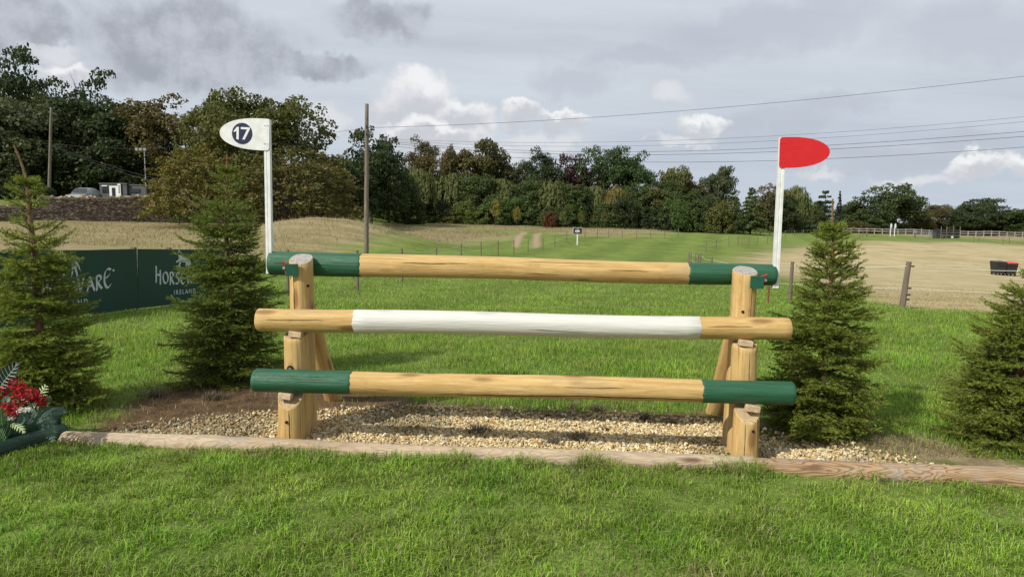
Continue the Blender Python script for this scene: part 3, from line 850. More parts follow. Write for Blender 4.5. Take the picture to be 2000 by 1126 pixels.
# ------------------------------------------------------------------ gravel
def build_gravel():
    pool = 92000
    u = rng.uniform(-2.95, 2.95, pool); v = rng.uniform(.03, 1.15, pool)
    P = KO.x + U.x * u + V.x * v, KO.y + U.y * u + V.y * v
    sd = sdist(P_GRAVEL, *P)
    patch = np.sin(u * 3.1 + 1) * np.sin(v * 7.7 + u) + .7 * np.sin(u * 7.3 - v * 4) 
    edge = sstep(sd, -.10, .12)
    keep = rng.random(pool) < edge * np.where(patch > 1.1, .6, 1.0) * .66
    x, y = P[0][keep], P[1][keep]; n = len(x); uu = u[keep]; vv = v[keep]
    bm = bmesh.new(); bmesh.ops.create_cube(bm, size=1.25); bmesh.ops.triangulate(bm, faces=bm.faces[:])
    bv = np.array([q.co[:] for q in bm.verts]); bf = np.array([[q.index for q in f.verts] for f in bm.faces]); bm.free()
    sz = np.minimum(.0165, rng.lognormal(math.log(.0084), .36, n))
    sc = np.stack([sz * rng.uniform(.9, 1.45, n), sz * rng.uniform(.75, 1.15, n), sz * rng.uniform(.5, .85, n)], -1)
    jit = rng.uniform(.62, 1.18, (n, 8, 1))
    vs = bv[None] * jit * sc[:, None]
    q = rng.normal(size=(n, 4)); q[:, :2] *= .45; q /= np.linalg.norm(q, axis=1, keepdims=True)
    qx, qy, qz, qw = q.T
    Rm = np.stack([1-2*(qy**2+qz**2), 2*(qx*qy-qz*qw), 2*(qx*qz+qy*qw), 2*(qx*qy+qz*qw), 1-2*(qx**2+qz**2), 2*(qy*qz-qx*qw), 2*(qx*qz-qy*qw), 2*(qy*qz+qx*qw), 1-2*(qx**2+qy**2)], -1).reshape(n, 3, 3)
    vs = np.einsum('nij,nkj->nki', Rm, vs)
    z = gz(x, y) + sz * rng.uniform(.1, 1.5, n)
    vs += np.stack([x, y, z], -1)[:, None]
    fs = (bf[None] + (np.arange(n) * 8)[:, None, None]).reshape(-1, 3)
    pal = np.array([(.60, .48, .29), (.66, .56, .38), (.50, .34, .14), (.42, .33, .22), (.70, .64, .50), (.30, .22, .14), (.56, .40, .17)])
    ci = rng.choice(7, n, p=[.26, .22, .14, .14, .1, .06, .08])
    col = np.minimum(.8, pal[ci] * np.array([1.15, 1.15, 1.05]) * rng.uniform(.75, 1.15, (n, 1)))
    dirty = sstep(np.sin(uu * 2.2 + .5) * np.cos(vv * 5 + uu) + .5 * np.sin(uu * 5.7), .2, 1.1)[:, None]
    left = sstep(-uu, 1.6, 2.6)[:, None]
    col = col * (1 - .45 * np.maximum(dirty, left)) 
    me = mesh_np('gravel', vs.reshape(-1, 3), fs, [M_PEBBLE], False, {'col': np.repeat(col, 8, 0)})
    o = link(bpy.data.objects.new('gravel', me))
    tag(o, 'cream and ochre gravel spread beneath the log jump', 'gravel', kind='stuff')
build_gravel()

# ------------------------------------------------------------------ grass
PLANTER_BOX = np.array([(-3.02, 4.70), (-3.0, 4.52), (-3.35, 3.6), (-4.1, 3.5), (-3.9, 4.75)])
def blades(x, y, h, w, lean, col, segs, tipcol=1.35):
    n = len(x); z = gz(x, y) - .004
    a = rng.uniform(0, 2 * np.pi, n); b = a + np.pi / 2 + rng.uniform(-.6, .6, n)
    side = np.stack([np.cos(a), np.sin(a), np.zeros(n)], -1) * w[:, None]
    ld = np.stack([np.cos(b), np.sin(b), np.zeros(n)], -1) * (lean * h)[:, None]
    base = np.stack([x, y, z], -1); up = np.array([0, 0, 1.0])
    if segs == 1:
        vs = np.stack([base - side, base + side, base + ld + up * h[:, None]], 1)
        f = np.array([[0, 1, 2]]); k = 3; tt = np.array([0, 0, 1.0])
    else:
        m = base + ld * .38 + up * (h * .62)[:, None]
        vs = np.stack([base - side, base + side, m - side * .75, m + side * .75, base + ld + up * (h * np.clip(1.08 - lean * .35, .5, 1))[:, None]], 1)
        f = np.array([[0, 1, 3], [0, 3, 2], [2, 3, 4]]); k = 5; tt = np.array([0, 0, .6, .6, 1.0])
    fs = (f[None] + (np.arange(n) * k)[:, None, None]).reshape(-1, 3)
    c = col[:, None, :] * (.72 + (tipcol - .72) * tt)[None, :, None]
    return vs.reshape(-1, 3), fs, c.reshape(-1, 3)
def vnoise(x, y, s, seed):
    r = np.random.default_rng(seed); out = np.zeros_like(x)
    for i in range(7):
        th = r.uniform(0, 6.28); k = s * r.uniform(.6, 2.2); ph = r.uniform(0, 6.28)
        out += np.sin(k * (x * math.cos(th) + y * math.sin(th)) + ph + 1.3 * np.sin(k * .7 * (y * math.cos(th) - x * math.sin(th)) + ph * 2))
    return out / 7 * 1.6
G1 = np.array([.175, .300, .022]); G2 = np.array([.290, .420, .066]); G3 = np.array([.080, .155, .014]); DRY = np.array([.40, .34, .19]); BRN = np.array([.20, .145, .08])
def grass_colour(x, y, n, dry):
    c = G1 + (G2 - G1) * rng.random((n, 1)); f = rng.random((n, 1))
    c = np.where(f < .3, G3 * rng.uniform(.8, 1.2, (n, 1)), c)
    c = c * (1 + .20 * vnoise(x, y, 2.2, 3)[:, None] + .22 * vnoise(x, y, 7.0, 33)[:, None])
    c = c * (1 + vnoise(x, y, 3.1, 34)[:, None] * np.array([.16, .0, .25]))
    isdry = rng.random(n) < dry
    c = np.where(isdry[:, None], (DRY + (BRN - DRY) * rng.random((n, 1))) * rng.uniform(.7, 1.1, (n, 1)), c)
    return np.clip(c, .005, .6)
def make_grass():
    parts = []
    # lawn in front of the kerb
    n = 205000
    y = np.sqrt(rng.uniform(2.3 ** 2, 4.75 ** 2, n)); x = rng.uniform(-1, 1, n) * (.82 * y + .5)
    u, v = kv(x, y)
    cl = vnoise(x, y, 6.0, 5); cl2 = vnoise(x, y, 15.0, 6)
    bare = sstep(vnoise(x, y, 1.7, 8) + .35 * cl2, .62, 1.0)
    strip = (u > 1.9) & (v > -.26) & (v < -.05) & (vnoise(x, y, 4, 31) > -.35)     # worn strip along the raised log
    k = (v < -.045) & (rng.random(n) < (1 - .7 * bare) * (.38 + .62 * sstep(cl + cl2, -.9, .5))) & (~strip | (rng.random(n) < .25)) & (sdist(PLANTER_BOX, x, y) < 0)
    x, y, cl, cl2, v, u, bare = x[k], y[k], cl[k], cl2[k], v[k], u[k], bare[k]; n = len(x)
    h = rng.uniform(.022, .055, n) * (1 + .45 * cl + .40 * cl2)
    tuft = np.zeros(n)
    for uc, hh, ww in ((-1.16, .7, .10), (-.78, .9, .10), (.5, 1.5, .12), (1.42, 1.6, .13), (1.62, .9, .1), (-1.8, .5, .2), (2.25, .9, .16), (2.0, .4, .1), (-.3, .5, .14), (.1, .4, .1), (.95, .5, .15)):
        tuft = np.maximum(tuft, hh * np.exp(-((u - uc) / ww) ** 2 - ((v + .10) / .08) ** 2))
    h = np.clip(h * (1 + tuft), .015, .15)
    lean = np.abs(rng.normal(.75, .55, n)); w = rng.uniform(.0011, .0026, n)
    dry = .09 + .42 * bare + .10 * ((v > -.25))
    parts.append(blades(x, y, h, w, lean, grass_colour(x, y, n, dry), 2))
    # verge and track just behind the gravel
    def zone(y0, y1, n, hh, ww, segs, lim=.84, power=2.0):
        y = y0 * (y1 / y0) ** rng.random(n); x = rng.uniform(-1, 1, n) * (lim * y + .4)
        sg = sdist(P_GRAVEL, x, y); sdirt = sdist(P_DIRT, x, y); sst = np.maximum(sdist(P_RIGHT, x, y), sdist(P_LEFT, x, y))
        cl = vnoise(x, y, 3.0, 12); cl2 = vnoise(x, y, 9.0, 13); b = vnoise(x, y, 1.5, 15)
        u, v = kv(x, y)
        dm = sstep(sdirt + .18 * cl2, -.1, .18)
        p = (.65 + .35 * sstep(cl, -.7, .3)) * (1 - np.where(u > 1.5, .45, .93) * dm) * np.where(sst > 0, 1 - .95 * sstep(y, 17, 33), 1 - .6 * sstep(y, 26, 34))
        p = np.where(sg > -.03, 0, p) * (v > .08)
        k = (rng.random(n) < p) & (sdist(PLANTER_BOX, x, y) < 0)
        x, y, cl, cl2, b, dm, sst = x[k], y[k], cl[k], cl2[k], b[k], dm[k], sst[k]; n = len(x)
        h = rng.uniform(.55, 1.15, n) * hh * (1 + .4 * cl + .25 * cl2) * np.where(sst > 0, .8, 1.0)
        h = np.clip(h, .01, .2)
        w = rng.uniform(.6, 1.2, n) * ww * (y / y0) ** .8
        lean = np.abs(rng.normal(.5, .4, n))
        inr = sst > 0
        dry = np.clip(.06 + .75 * dm + .30 * sstep(b, .55, 1.0) + .88 * sstep(sst / (y * .05), -.5, .5), 0, 1)
        gc = grass_colour(x, y, n, dry); gc = np.where(inr[:, None], np.minimum(.6, gc * 1.3 + .05 * np.array([1, .85, .5])), gc)
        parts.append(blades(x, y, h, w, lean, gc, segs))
    zone(4.45, 7.5, 120000, .060, .0019, 2)
    zone(7.5, 14, 150000, .060, .0032, 1)
    zone(14, 34, 130000, .065, .0062, 1)
    V0 = 0; vs, fs, cs = [], [], []
    for a, b, c in parts:
        vs.append(a); fs.append(b + V0); cs.append(c); V0 += len(a)
    me = mesh_np('grass', np.concatenate(vs), np.concatenate(fs), [M_BLADE], False, {'col': np.concatenate(cs)})
    o = link(bpy.data.objects.new('grass', me)); tag(o, 'short green lawn grass around the jump and along the mown track', 'grass', kind='stuff')
    # long dry grass on the banks
    n = 90000
    xs = rng.uniform(-45, 30, n); ys = rng.uniform(36, 104, n)
    sl = np.maximum(sdist(P_LEFT, xs, ys), sdist(P_FAR, xs, ys))
    k = (sl > .3) & (rng.random(n) < .5 + .5 * sstep(vnoise(xs, ys, .5, 40), -.5, .5)) & (np.abs(xs) < .8 * ys)
    xs, ys = xs[k], ys[k]; n = len(xs)
    hb = rng.uniform(.08, .26, n) * (1 + .4 * vnoise(xs, ys, .4, 41))
    col = np.array([.34, .28, .155]) * rng.uniform(.75, 1.2, (n, 1)) * np.where(rng.random((n, 1)) < .15, np.array([.6, .8, .5]), 1)
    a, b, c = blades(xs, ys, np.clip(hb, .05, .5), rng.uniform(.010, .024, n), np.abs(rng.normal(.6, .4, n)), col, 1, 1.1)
    me = mesh_np('dry_grass', a, b, [M_BLADE], False, {'col': c})
    o = link(bpy.data.objects.new('dry_grass', me)); tag(o, 'long straw coloured grass on the banks below the wood', 'grass', kind='stuff')
make_grass()
def dead_tufts():
    spots = [(935, 838, 1.3), (1130, 850, 1.1), (1118, 797, .8), (1166, 801, .8), (1260, 815, .9), (1310, 822, .8), (1080, 858, .7), (1178, 833, .6), (420, 780, 1.1), (300, 775, 1.2), (480, 752, 1.0)]
    for i, (px, py, s) in enumerate(spots):
        g = ground_at(px, py); n = 260
        x = g.x + rng.normal(0, .035 * s, n); y = g.y + rng.normal(0, .03 * s, n)
        a, b, c = blades(x, y, rng.uniform(.03, .085, n) * s, rng.uniform(.001, .0022, n), np.abs(rng.normal(.9, .6, n)),
                         np.array([.14, .108, .08]) * rng.uniform(.5, 1.5, (n, 1)), 2, 1.2)
        a = a - np.array(g)
        me = mesh_np('dead_grass_tuft', a, b, [M_BLADE], False, {'col': c})
        o = link(bpy.data.objects.new('dead_grass_tuft', me), None, Matrix.Translation(g))
        if i < 8: tag(o, 'brown tuft of dead grass growing through the gravel', 'grass tuft', 'dead tufts in the gravel')
        else: tag(o, 'brown tuft of dead grass on bare soil beside the gravel', 'grass tuft', 'dead tufts on the soil')
dead_tufts()

# ------------------------------------------------------------------ young spruces
def spruce(base, H, rad, leader, sparse, label, seed, lean=(0, 0), leader_bend=0.0, nwh=15, needle_col=(.040, .075, .016), wob=.12, keep=None, profile=1.0):
    r = np.random.default_rng(seed)
    T = empty('spruce_tree', base); tag(T, label, 'spruce')
    def stem(t):  # point on the stem at height t*H
        z = t * H; b = leader_bend * max(0, (t * H - (H - leader)) / leader) ** 1.6 if leader > 0 else 0
        return Vector((lean[0] * t + .012 * math.sin(t * 9 + seed) - b, lean[1] * t + .01 * math.sin(t * 7), z))
    m = MB(); ts = np.linspace(0, 1, 26)
    m.tube([stem(t) - Vector((0, 0, .05 if t == 0 else 0)) for t in ts], [.030 * (1 - t) ** .8 * (H / 2) + .0055 for t in ts], 8)
    m.build('trunk', plain('spruce_bark', (.16, .10, .055), .9, .3, 40, .1) if 'spruce_bark' not in bpy.data.materials else bpy.data.materials['spruce_bark'], T, Matrix.Translation(base), smooth=True)
    tw = []   # twigs: p, d, length, tip
    br = MB()
    zs = []
    z = .07
    while z < H - leader:
        zs.append(z); z += (H - leader) / nwh * (1.0 + .25 * r.normal()) 
    zs.append(H - leader); zs.append(H - leader + .02)
    for zi, z in enumerate(zs):
        t = z / H; rel = z / (H - leader)
        full = rad * profile_at(rel, profile)
        if z > H - leader - sparse:
            if zi % 3 == 2 and z < H - leader: continue
            full = min(full, .09 + .19 * (H - leader - z) / max(sparse, .01))
        nb = 9 if rel < .75 else 7
        if z > H - leader - sparse: nb = 5
        off = r.uniform(0, 6.28); z = z + r.normal(0, .012) if 0 < zi < len(zs) - 2 else z; t = min(1.0, z / H)
        for k in range(nb):
            az = off + 2 * math.pi * k / nb + r.normal(0, .22)
            L = full * r.uniform(.60, 1.22) + .03
            el0 = (-.12 + .75 * rel ** 2) + r.normal(0, .17)
            if z > H - leader - sparse: el0 = .55 + r.normal(0, .1)
            p = stem(t); pts = [p]; n = max(5, int(L / .036)); dirs = []
            for i in range(n):
                s = i / n
                el = el0 + (-.18 * math.sin(s * 3.14) + .42 * s ** 2) * (1.1 - rel * .6)
                dv = Vector((math.cos(az) * math.cos(el), math.sin(az) * math.cos(el), math.sin(el)))
                p = p + dv * (L / n); pts.append(p); dirs.append(dv); az += r.normal(0, .05)
            br.tube(pts, [.0045 * (1 - i / (n + 1)) * (.6 + L) + .0012 for i in range(n + 1)], 4, cap=False)
            for i in range(n):
                s = (i + .5) / n; dv = dirs[i]
                # needles along the branch itself
                if s > .12: tw.append((pts[i], dv, (pts[i + 1] - pts[i]).length * 1.15, s * .5))
                sidev = dv.cross(Vector((0, 0, 1))).normalized()
                if s > .10:
                    tl = (L * (1 - s) * .55 + .05) * r.uniform(.7, 1.15)
                    for sg in (-1, 1):
                        if r.random() < .10: continue
                        d2 = (dv * .72 + sidev * sg * r.uniform(.6, .95) + Vector((0, 0, r.normal(-.05, .16)))).normalized()
                        q = pts[i].lerp(pts[i + 1], r.random())
                        # second-order twigs
                        nn = max(1, int(tl / .065)); pp = q
                        for j in range(nn):
                            seg = tl / nn
                            tw.append((pp, d2, seg * 1.1, .35 + .65 * (j + 1) / nn))
                            if tl > .11 and j < nn - 1:
                                for s3 in (-1, 1):
                                    if r.random() < .92:
                                        d3 = (d2 * .75 + (d2.cross(Vector((0, 0, 1)))).normalized() * s3 * .7 + Vector((0, 0, r.normal(0, .2)))).normalized()
                                        tw.append((pp + d2 * seg * .8, d3, min(.085, tl * .4) * r.uniform(.7, 1.1), .9))
                            pp = pp + d2 * seg; d2 = (d2 + Vector((0, 0, .03 + r.normal(0, .05)))).normalized()
            tw.append((pts[-1] - dirs[-1] * .01, dirs[-1], .06, 1.0))
    # a few needles on the leader
    for i in range(int(leader / .035)):
        t = 1 - leader / H * (1 - i * .035 / leader)
        a = stem(t); b = stem(min(1, t + .02)); d = (b - a).normalized()
        tw.append((a, d, .035, .1))
    br.build('branches', bpy.data.materials['spruce_bark'], T, Matrix.Translation(base))['kind'] = 'stuff'
    nt = len(tw)
    P = np.array([q[0][:] for q in tw]); D = np.array([q[1][:] for q in tw]); Ln = np.array([q[2] for q in tw]); Tp = np.array([q[3] for q in tw])
    dens = np.where(Tp <= .1, 200, 300)
    cnt = np.maximum(4, (Ln * dens).astype(int)); idx = np.repeat(np.arange(nt), cnt); n = len(idx)
    s = r.random(n); a = r.uniform(0, 6.28, n)
    d = D[idx]; ref = np.where(np.abs(d[:, 2:3]) < .9, np.array([[0, 0, 1.0]]), np.array([[1.0, 0, 0]]))
    x = np.cross(d, ref); x /= np.linalg.norm(x, axis=1, keepdims=True); yv = np.cross(x, d)
    radial = x * np.cos(a)[:, None] + yv * (np.sin(a) * .8 + .25)[:, None]
    p = P[idx] + d * (s * Ln[idx])[:, None]
    nd = d * r.uniform(.55, .95, n)[:, None] + radial * .75; nd /= np.linalg.norm(nd, axis=1, keepdims=True)
    nl = r.uniform(.015, .026, n) * np.where(Tp[idx] <= .1, .8, 1)
    wv = np.cross(nd, r.normal(size=(n, 3))); wv /= np.linalg.norm(wv, axis=1, keepdims=True); wv *= .0030
    vs = np.stack([p - wv, p + wv, p + nd * nl[:, None]], 1).reshape(-1, 3)
    fs = np.arange(n * 3).reshape(-1, 3)
    nc = np.array(needle_col)
    young = (Tp[idx] ** 3)[:, None]
    c = nc * (.75 + .5 * r.random((n, 1))) * (1 + young * np.array([1.0, .85, .35]))
    brown = (r.random(n) < .015)[:, None]; c = np.where(brown, np.array([.13, .075, .03]), c)
    me = mesh_np('needles', vs, fs, [M_BLADE], False, {'col': np.repeat(c, 3, 0)})
    o = bpy.data.objects.new('needles', me); link(o, T, Matrix.Translation(base)); o['kind'] = 'stuff'
    return n
def profile_at(rel, k):
    rel = min(rel, 1.0)
    # wide skirt, tapering up
    return (1 - rel) ** .66 * (.86 + .14 * math.sin(rel * 3.0)) * 1.0 + .05 if rel > .12 else (.80 + rel * 1.1)
nn = 0
b1 = stand(66, 5.15); nn += spruce(b1, pix(37, 283, 5.15).z - b1.z, .45, .30, .46, 'thin topped young spruce with a long bent bare leader beside the flower planter', 3, lean=(-.02, 0), leader_bend=.09, nwh=24, needle_col=(.104, .136, .030))
b2 = stand(445, 6.25); nn += spruce(b2, pix(445, 300, 6.25).z - b2.z, .61, .18, .40, 'broad dark young spruce behind the white number 17 flag post', 5, nwh=23, needle_col=(.080, .112, .028))
b3 = stand(1622, 4.97); nn += spruce(b3, pix(1630, 388, 4.97).z - b3.z, .47, .24, .14, 'dense cone shaped young spruce next to the red flag post', 8, lean=(.02, 0), nwh=26, needle_col=(.095, .126, .028))
b4 = stand(2003, 4.78); nn += spruce(b4, 1.42, .52, .2, .12, 'bushy young spruce standing past the end of the gravel by the edging log', 12, lean=(.13, 0), nwh=24, needle_col=(.100, .130, .029))
print('needles', nn)

# ------------------------------------------------------------------ background trees
LEAFQ = np.array([[-.5, 0], [.1, -.42], [.62, 0], [.05, .42]])
def leaf_cloud(pos, nrm, size, r, jitter=.7, stretch=(1, 1)):
    n = len(pos)
    nr = nrm + r.normal(0, jitter, (n, 3)); nr /= np.linalg.norm(nr, axis=1, keepdims=True) + 1e-9
    t1 = np.cross(nr, r.normal(size=(n, 3))); t1 /= np.linalg.norm(t1, axis=1, keepdims=True) + 1e-9
    t2 = np.cross(nr, t1)
    s = (size * r.uniform(.6, 1.3, n))[:, None, None]
    q = LEAFQ[None]
    vs = pos[:, None] + s * (t1[:, None] * q[..., :1] * stretch[0] + t2[:, None] * q[..., 1:] * stretch[1])
    return vs.reshape(-1, 3)
def fin(name, vs, r, clump_id=None, tone=None):
    n = len(vs) // 4
    fs = np.arange(n * 4).reshape(-1, 4)
    rn = np.clip(r.normal(.45, .24, n) + (0 if tone is None else tone), 0, 1); hu = r.random(n)
    if clump_id is not None:
        cl = r.random(clump_id.max() + 1); hu = np.clip(.75 * cl[clump_id] + .3 * hu, 0, 1)
    return mesh_np(name, vs, fs, [M_LEAF], False, {'rnd': np.repeat(rn, 4), 'hue': np.repeat(hu, 4)})
def sph(n, r):
    v = r.normal(size=(n, 3)); return v / np.linalg.norm(v, axis=1, keepdims=True)
def trunk_mesh(h0, h1, r0, limbs, r, droop=.0, spread=.34):
    m = MB()
    m.tube([(0, 0, -.02), (.006, 0, h0 * .5), (0, .004, h0), (.01, .0, h1)], [r0 * 1.35, r0, r0 * .85, r0 * .25], 8)
    for k in range(limbs):
        a = 2 * math.pi * k / limbs + r.uniform(-.4, .4); z = h0 * r.uniform(.75, 1.05) + (h1 - h0) * r.uniform(0, .45)
        L = spread * r.uniform(.7, 1.1); up = r.uniform(.5, 1.1)
        p0 = Vector((0, 0, z)); p1 = Vector((math.cos(a) * L * .5, math.sin(a) * L * .5, z + L * up * .5)); p2 = Vector((math.cos(a) * L, math.sin(a) * L, min(.93, z + L * up * (1 - droop))))
        m.tube([p0, p1, p2], [r0 * .5, r0 * .33, r0 * .1], 5, cap=False)
        for q in range(3):
            d = sph(1, r)[0] * .13; d[2] = abs(d[2])
            m.tube([p1.lerp(p2, r.uniform(.2, 1)), p1.lerp(p2, .8) + Vector(d)], [r0 * .14, r0 * .04], 4, cap=False)
    me_o = m.build('trunk_tmp', M_BARK); me = me_o.data; bpy.data.objects.remove(me_o)
    return me
def proto_broad(seed, z0=.16, nlobe=9, ncl=160, per=88, leaf=.033, open_=0.0, top=1.0, cl_r=.085):
    r = np.random.default_rng(seed)
    lob = []
    for k in range(nlobe):
        a = r.uniform(0, 6.28); zz = r.uniform(z0 + .18, .80); rr = .30 * math.sqrt(max(.05, 1 - ((zz - .5) / .52) ** 2)) * r.uniform(.6, 1.05)
        lob.append((math.cos(a) * rr, math.sin(a) * rr, zz, r.uniform(.15, .23)))
    lob.append((0, 0, .80, .19)); lob.append((0, 0, .55, .27))
    pos, nrm, cid = [], [], []
    for c in range(ncl):
        l = lob[r.integers(len(lob))]
        d = sph(1, r)[0]; d[2] = d[2] * .9 + .12
        cen = np.array(l[:3]) + d * l[3] * np.array([1, 1, .95]) * r.uniform(.75, 1.05)
        cr = cl_r * r.uniform(.6, 1.3)
        k = int(per * (cr / cl_r) ** 2 * (1 if r.random() > open_ else .25)) + 6
        dd = sph(k, r); dd[:, 2] = np.abs(dd[:, 2]) * r.choice([1, 1, 1, -1], k)
        pos.append(cen + dd * cr * r.uniform(.55, 1.05, (k, 1)) * np.array([1.15, 1.15, .75])); nrm.append(dd * .8 + np.array([0, 0, .35])); cid.append(np.full(k, c))
    pos = np.concatenate(pos); nrm = np.concatenate(nrm); cid = np.concatenate(cid)
    pos[:, :2] = np.clip(pos[:, :2], -.56, .56)
    z = pos[:, 2]; zmin, zmax = np.percentile(z, .5), np.percentile(z, 99.3)
    pos[:, 2] = z0 + (z - zmin) / (zmax - zmin) * (1 - z0)
    ex = np.percentile(np.abs(pos[:, :2]), 98.5); pos[:, :2] *= .5 / ex
    return trunk_mesh(z0 + .12, .8, .022, 7, r), fin('crown', leaf_cloud(pos, nrm, leaf, r), r, cid)
def proto_willow(seed):
    r = np.random.default_rng(seed); pos, nrm, cid = [], [], []
    for c in range(210):
        a = r.uniform(0, 6.28); q = math.sqrt(r.random()) * .43; top = (.55 + .43 * math.sqrt(max(0, 1 - (q / .46) ** 2))) * r.uniform(.72, 1.0)
        ln = r.uniform(.16, .42); k = int(ln * 150)
        s = r.random(k); x = math.cos(a) * (q + .06 * s) + r.normal(0, .016, k); y = math.sin(a) * (q + .06 * s) + r.normal(0, .016, k)
        z = np.maximum(top - s * ln, .06)
        pos.append(np.stack([x, y, z], -1)); nrm.append(np.stack([np.full(k, math.cos(a)), np.full(k, math.sin(a)), np.full(k, .5)], -1)); cid.append(np.full(k, c))
    pos = np.concatenate(pos); nrm = np.concatenate(nrm); cid = np.concatenate(cid); n = len(pos)
    nr = nrm + r.normal(0, .5, (n, 3)); nr /= np.linalg.norm(nr, axis=1, keepdims=True)
    dn = np.array([0, 0, -1.0]) + r.normal(0, .25, (n, 3)); t1 = dn - nr * (dn * nr).sum(1, keepdims=True); t1 /= np.linalg.norm(t1, axis=1, keepdims=True)
    t2 = np.cross(nr, t1); s = (.044 * r.uniform(.6, 1.3, n))[:, None, None]
    vs = (pos[:, None] + s * (t1[:, None] * LEAFQ[None, :, :1] * 1.5 + t2[:, None] * LEAFQ[None, :, 1:] * .55)).reshape(-1, 3)
    return trunk_mesh(.3, .85, .02, 6, r, .3), fin('crown', vs, r, cid)
def proto_conifer(seed, tiers=11, z0=.1, power=.9, droop=.25):
    r = np.random.default_rng(seed); pos, nrm, cid = [], [], []; c = 0
    for ti in range(tiers):
        zt = z0 + (1 - z0) * (ti + .3) / tiers; rad = .48 * (1 - (zt - z0) / (1 - z0)) ** power + .02
        nb = int(7 + 9 * rad / .5)
        for b in range(nb):
            a = r.uniform(0, 6.28); L = rad * r.uniform(.65, 1.1); k = int(22 + 150 * L)
            s = np.sqrt(r.random(k)); wdt = .05 * (1 - s * .7) * (.4 + L * 2)
            lat = r.normal(0, 1, k) * wdt
            x = math.cos(a) * s * L - math.sin(a) * lat; y = math.sin(a) * s * L + math.cos(a) * lat
            z = zt + .04 * s - droop * L * s ** 2 + r.normal(0, .008, k) + r.uniform(-.02, .02)
            pos.append(np.stack([x, y, z], -1)); nrm.append(np.tile([[math.cos(a) * .3, math.sin(a) * .3, 1.0]], (k, 1))); cid.append(np.full(k, c)); c += 1
    pos = np.concatenate(pos); nrm = np.concatenate(nrm); cid = np.concatenate(cid)
    pos[:, 2] = np.clip(pos[:, 2], .03, 1.0)
    m = MB(); m.tube([(0, 0, -.02), (0, 0, .5), (0, 0, .97)], [.022, .014, .003], 7)
    o = m.build('t', M_BARK); me = o.data; bpy.data.objects.remove(o)
    return me, fin('crown', leaf_cloud(pos, nrm, .040, r, .55, (1.2, .8)), r, cid)
def proto_dome(seed, ncl=150, per=60, leaf=.042, twig=False, cl_r=.085, flat=.12):
    """bush or thorn tree whose foliage reaches the ground"""
    r = np.random.default_rng(seed); pos, nrm, cid = [], [], []
    bump_ = [(sph(1, r)[0], r.uniform(.05, .16)) for _ in range(7)]
    for c in range(ncl):
        d = sph(1, r)[0]; d[2] = abs(d[2]) if r.random() < .85 else -.15 * abs(d[2])
        f = 1 + sum(a * max(0, float(d @ b)) ** 4 for b, a in bump_)
        cen = np.array([d[0] * .40, d[1] * .40, .12 + d[2] * .70]) * f * r.uniform(.78, 1.03)
        cr = cl_r * r.uniform(.6, 1.35); k = int(per * (cr / cl_r) ** 2) + 5
        dd = sph(k, r)
        pos.append(cen + dd * cr * r.uniform(.5, 1.05, (k, 1))); nrm.append(dd * .7 + np.array([0, 0, .4])); cid.append(np.full(k, c))
    pos = np.concatenate(pos); nrm = np.concatenate(nrm); cid = np.concatenate(cid)
    pos[:, 2] = np.clip(pos[:, 2], .015, None); pos[:, 2] /= pos[:, 2].max()
    ex = np.percentile(np.abs(pos[:, :2]), 98.5); pos[:, :2] *= .5 / ex
    vs = leaf_cloud(pos, nrm, leaf, r)
    m = MB()
    for k in range(26 if twig else 9):
        a = r.uniform(0, 6.28); q = r.uniform(.2, .46 if twig else .36); h = r.uniform(.45, .98) * math.sqrt(max(.1, 1 - (q / .52) ** 2))
        m.tube([(r.uniform(-.03, .03), r.uniform(-.03, .03), -.02), (math.cos(a) * q * .45, math.sin(a) * q * .45, h * .5), (math.cos(a) * q, math.sin(a) * q, h)], [.016, .009, .003], 5, cap=False)
    o = m.build('t', M_BARK); me = o.data; bpy.data.objects.remove(o)
    return me, fin('crown', vs, r, cid)
def proto_hawthorn(seed):
    r = np.random.default_rng(seed); pos, nrm, cid = [], [], []; m = MB()
    sprays = 420
    for c in range(sprays):
        d = sph(1, r)[0]; d[2] = abs(d[2])
        rr = r.uniform(.72, 1.0)
        cen = Vector((d[0] * .44 * rr, d[1] * .44 * rr, .16 + d[2] * .76 * rr))
        out_ = Vector((d[0], d[1], d[2] * .5 - .10)).normalized()
        out_ = (out_ + Vector(sph(1, r)[0] * .45)).normalized(); L = r.uniform(.05, .13); k = 26
        s = r.random(k); p = np.array(cen)[None] + np.array(out_)[None] * (s * L)[:, None] + r.normal(0, .011, (k, 3))
        p[:, 2] -= .25 * L * s ** 2
        pos.append(p); nrm.append(np.tile(d * .5 + np.array([0, 0, .5]), (k, 1))); cid.append(np.full(k, c))
        if c % 3 == 0: m.tube([cen * .8, cen, cen + out_ * L * 1.05], [.004, .003, .0012], 3, cap=False)
    for c in range(60):
        d = sph(1, r)[0]; d[2] = abs(d[2]); k = 60; cr = .09
        dd = sph(k, r); pos.append(np.array([d[0] * .36, d[1] * .36, .14 + d[2] * .62]) + dd * cr); nrm.append(dd); cid.append(np.full(k, sprays + c))
    pos = np.concatenate(pos); nrm = np.concatenate(nrm); cid = np.concatenate(cid)
    pos[:, 2] = np.clip(pos[:, 2], .05, None); pos[:, 2] /= pos[:, 2].max()
    ex = np.percentile(np.abs(pos[:, :2]), 99); pos[:, :2] *= .5 / ex
    for k in range(10):
        a = r.uniform(0, 6.28); q = r.uniform(.15, .36); h = r.uniform(.5, .8)
        m.tube([(r.uniform(-.02, .02), 0, -.02), (math.cos(a) * q * .4, math.sin(a) * q * .4, h * .5), (math.cos(a) * q, math.sin(a) * q, h)], [.022, .012, .004], 6, cap=False)
    o = m.build('t', M_BARK); me = o.data; bpy.data.objects.remove(o)
    return me, fin('crown', leaf_cloud(pos, nrm, .023, r, .8), r, cid)
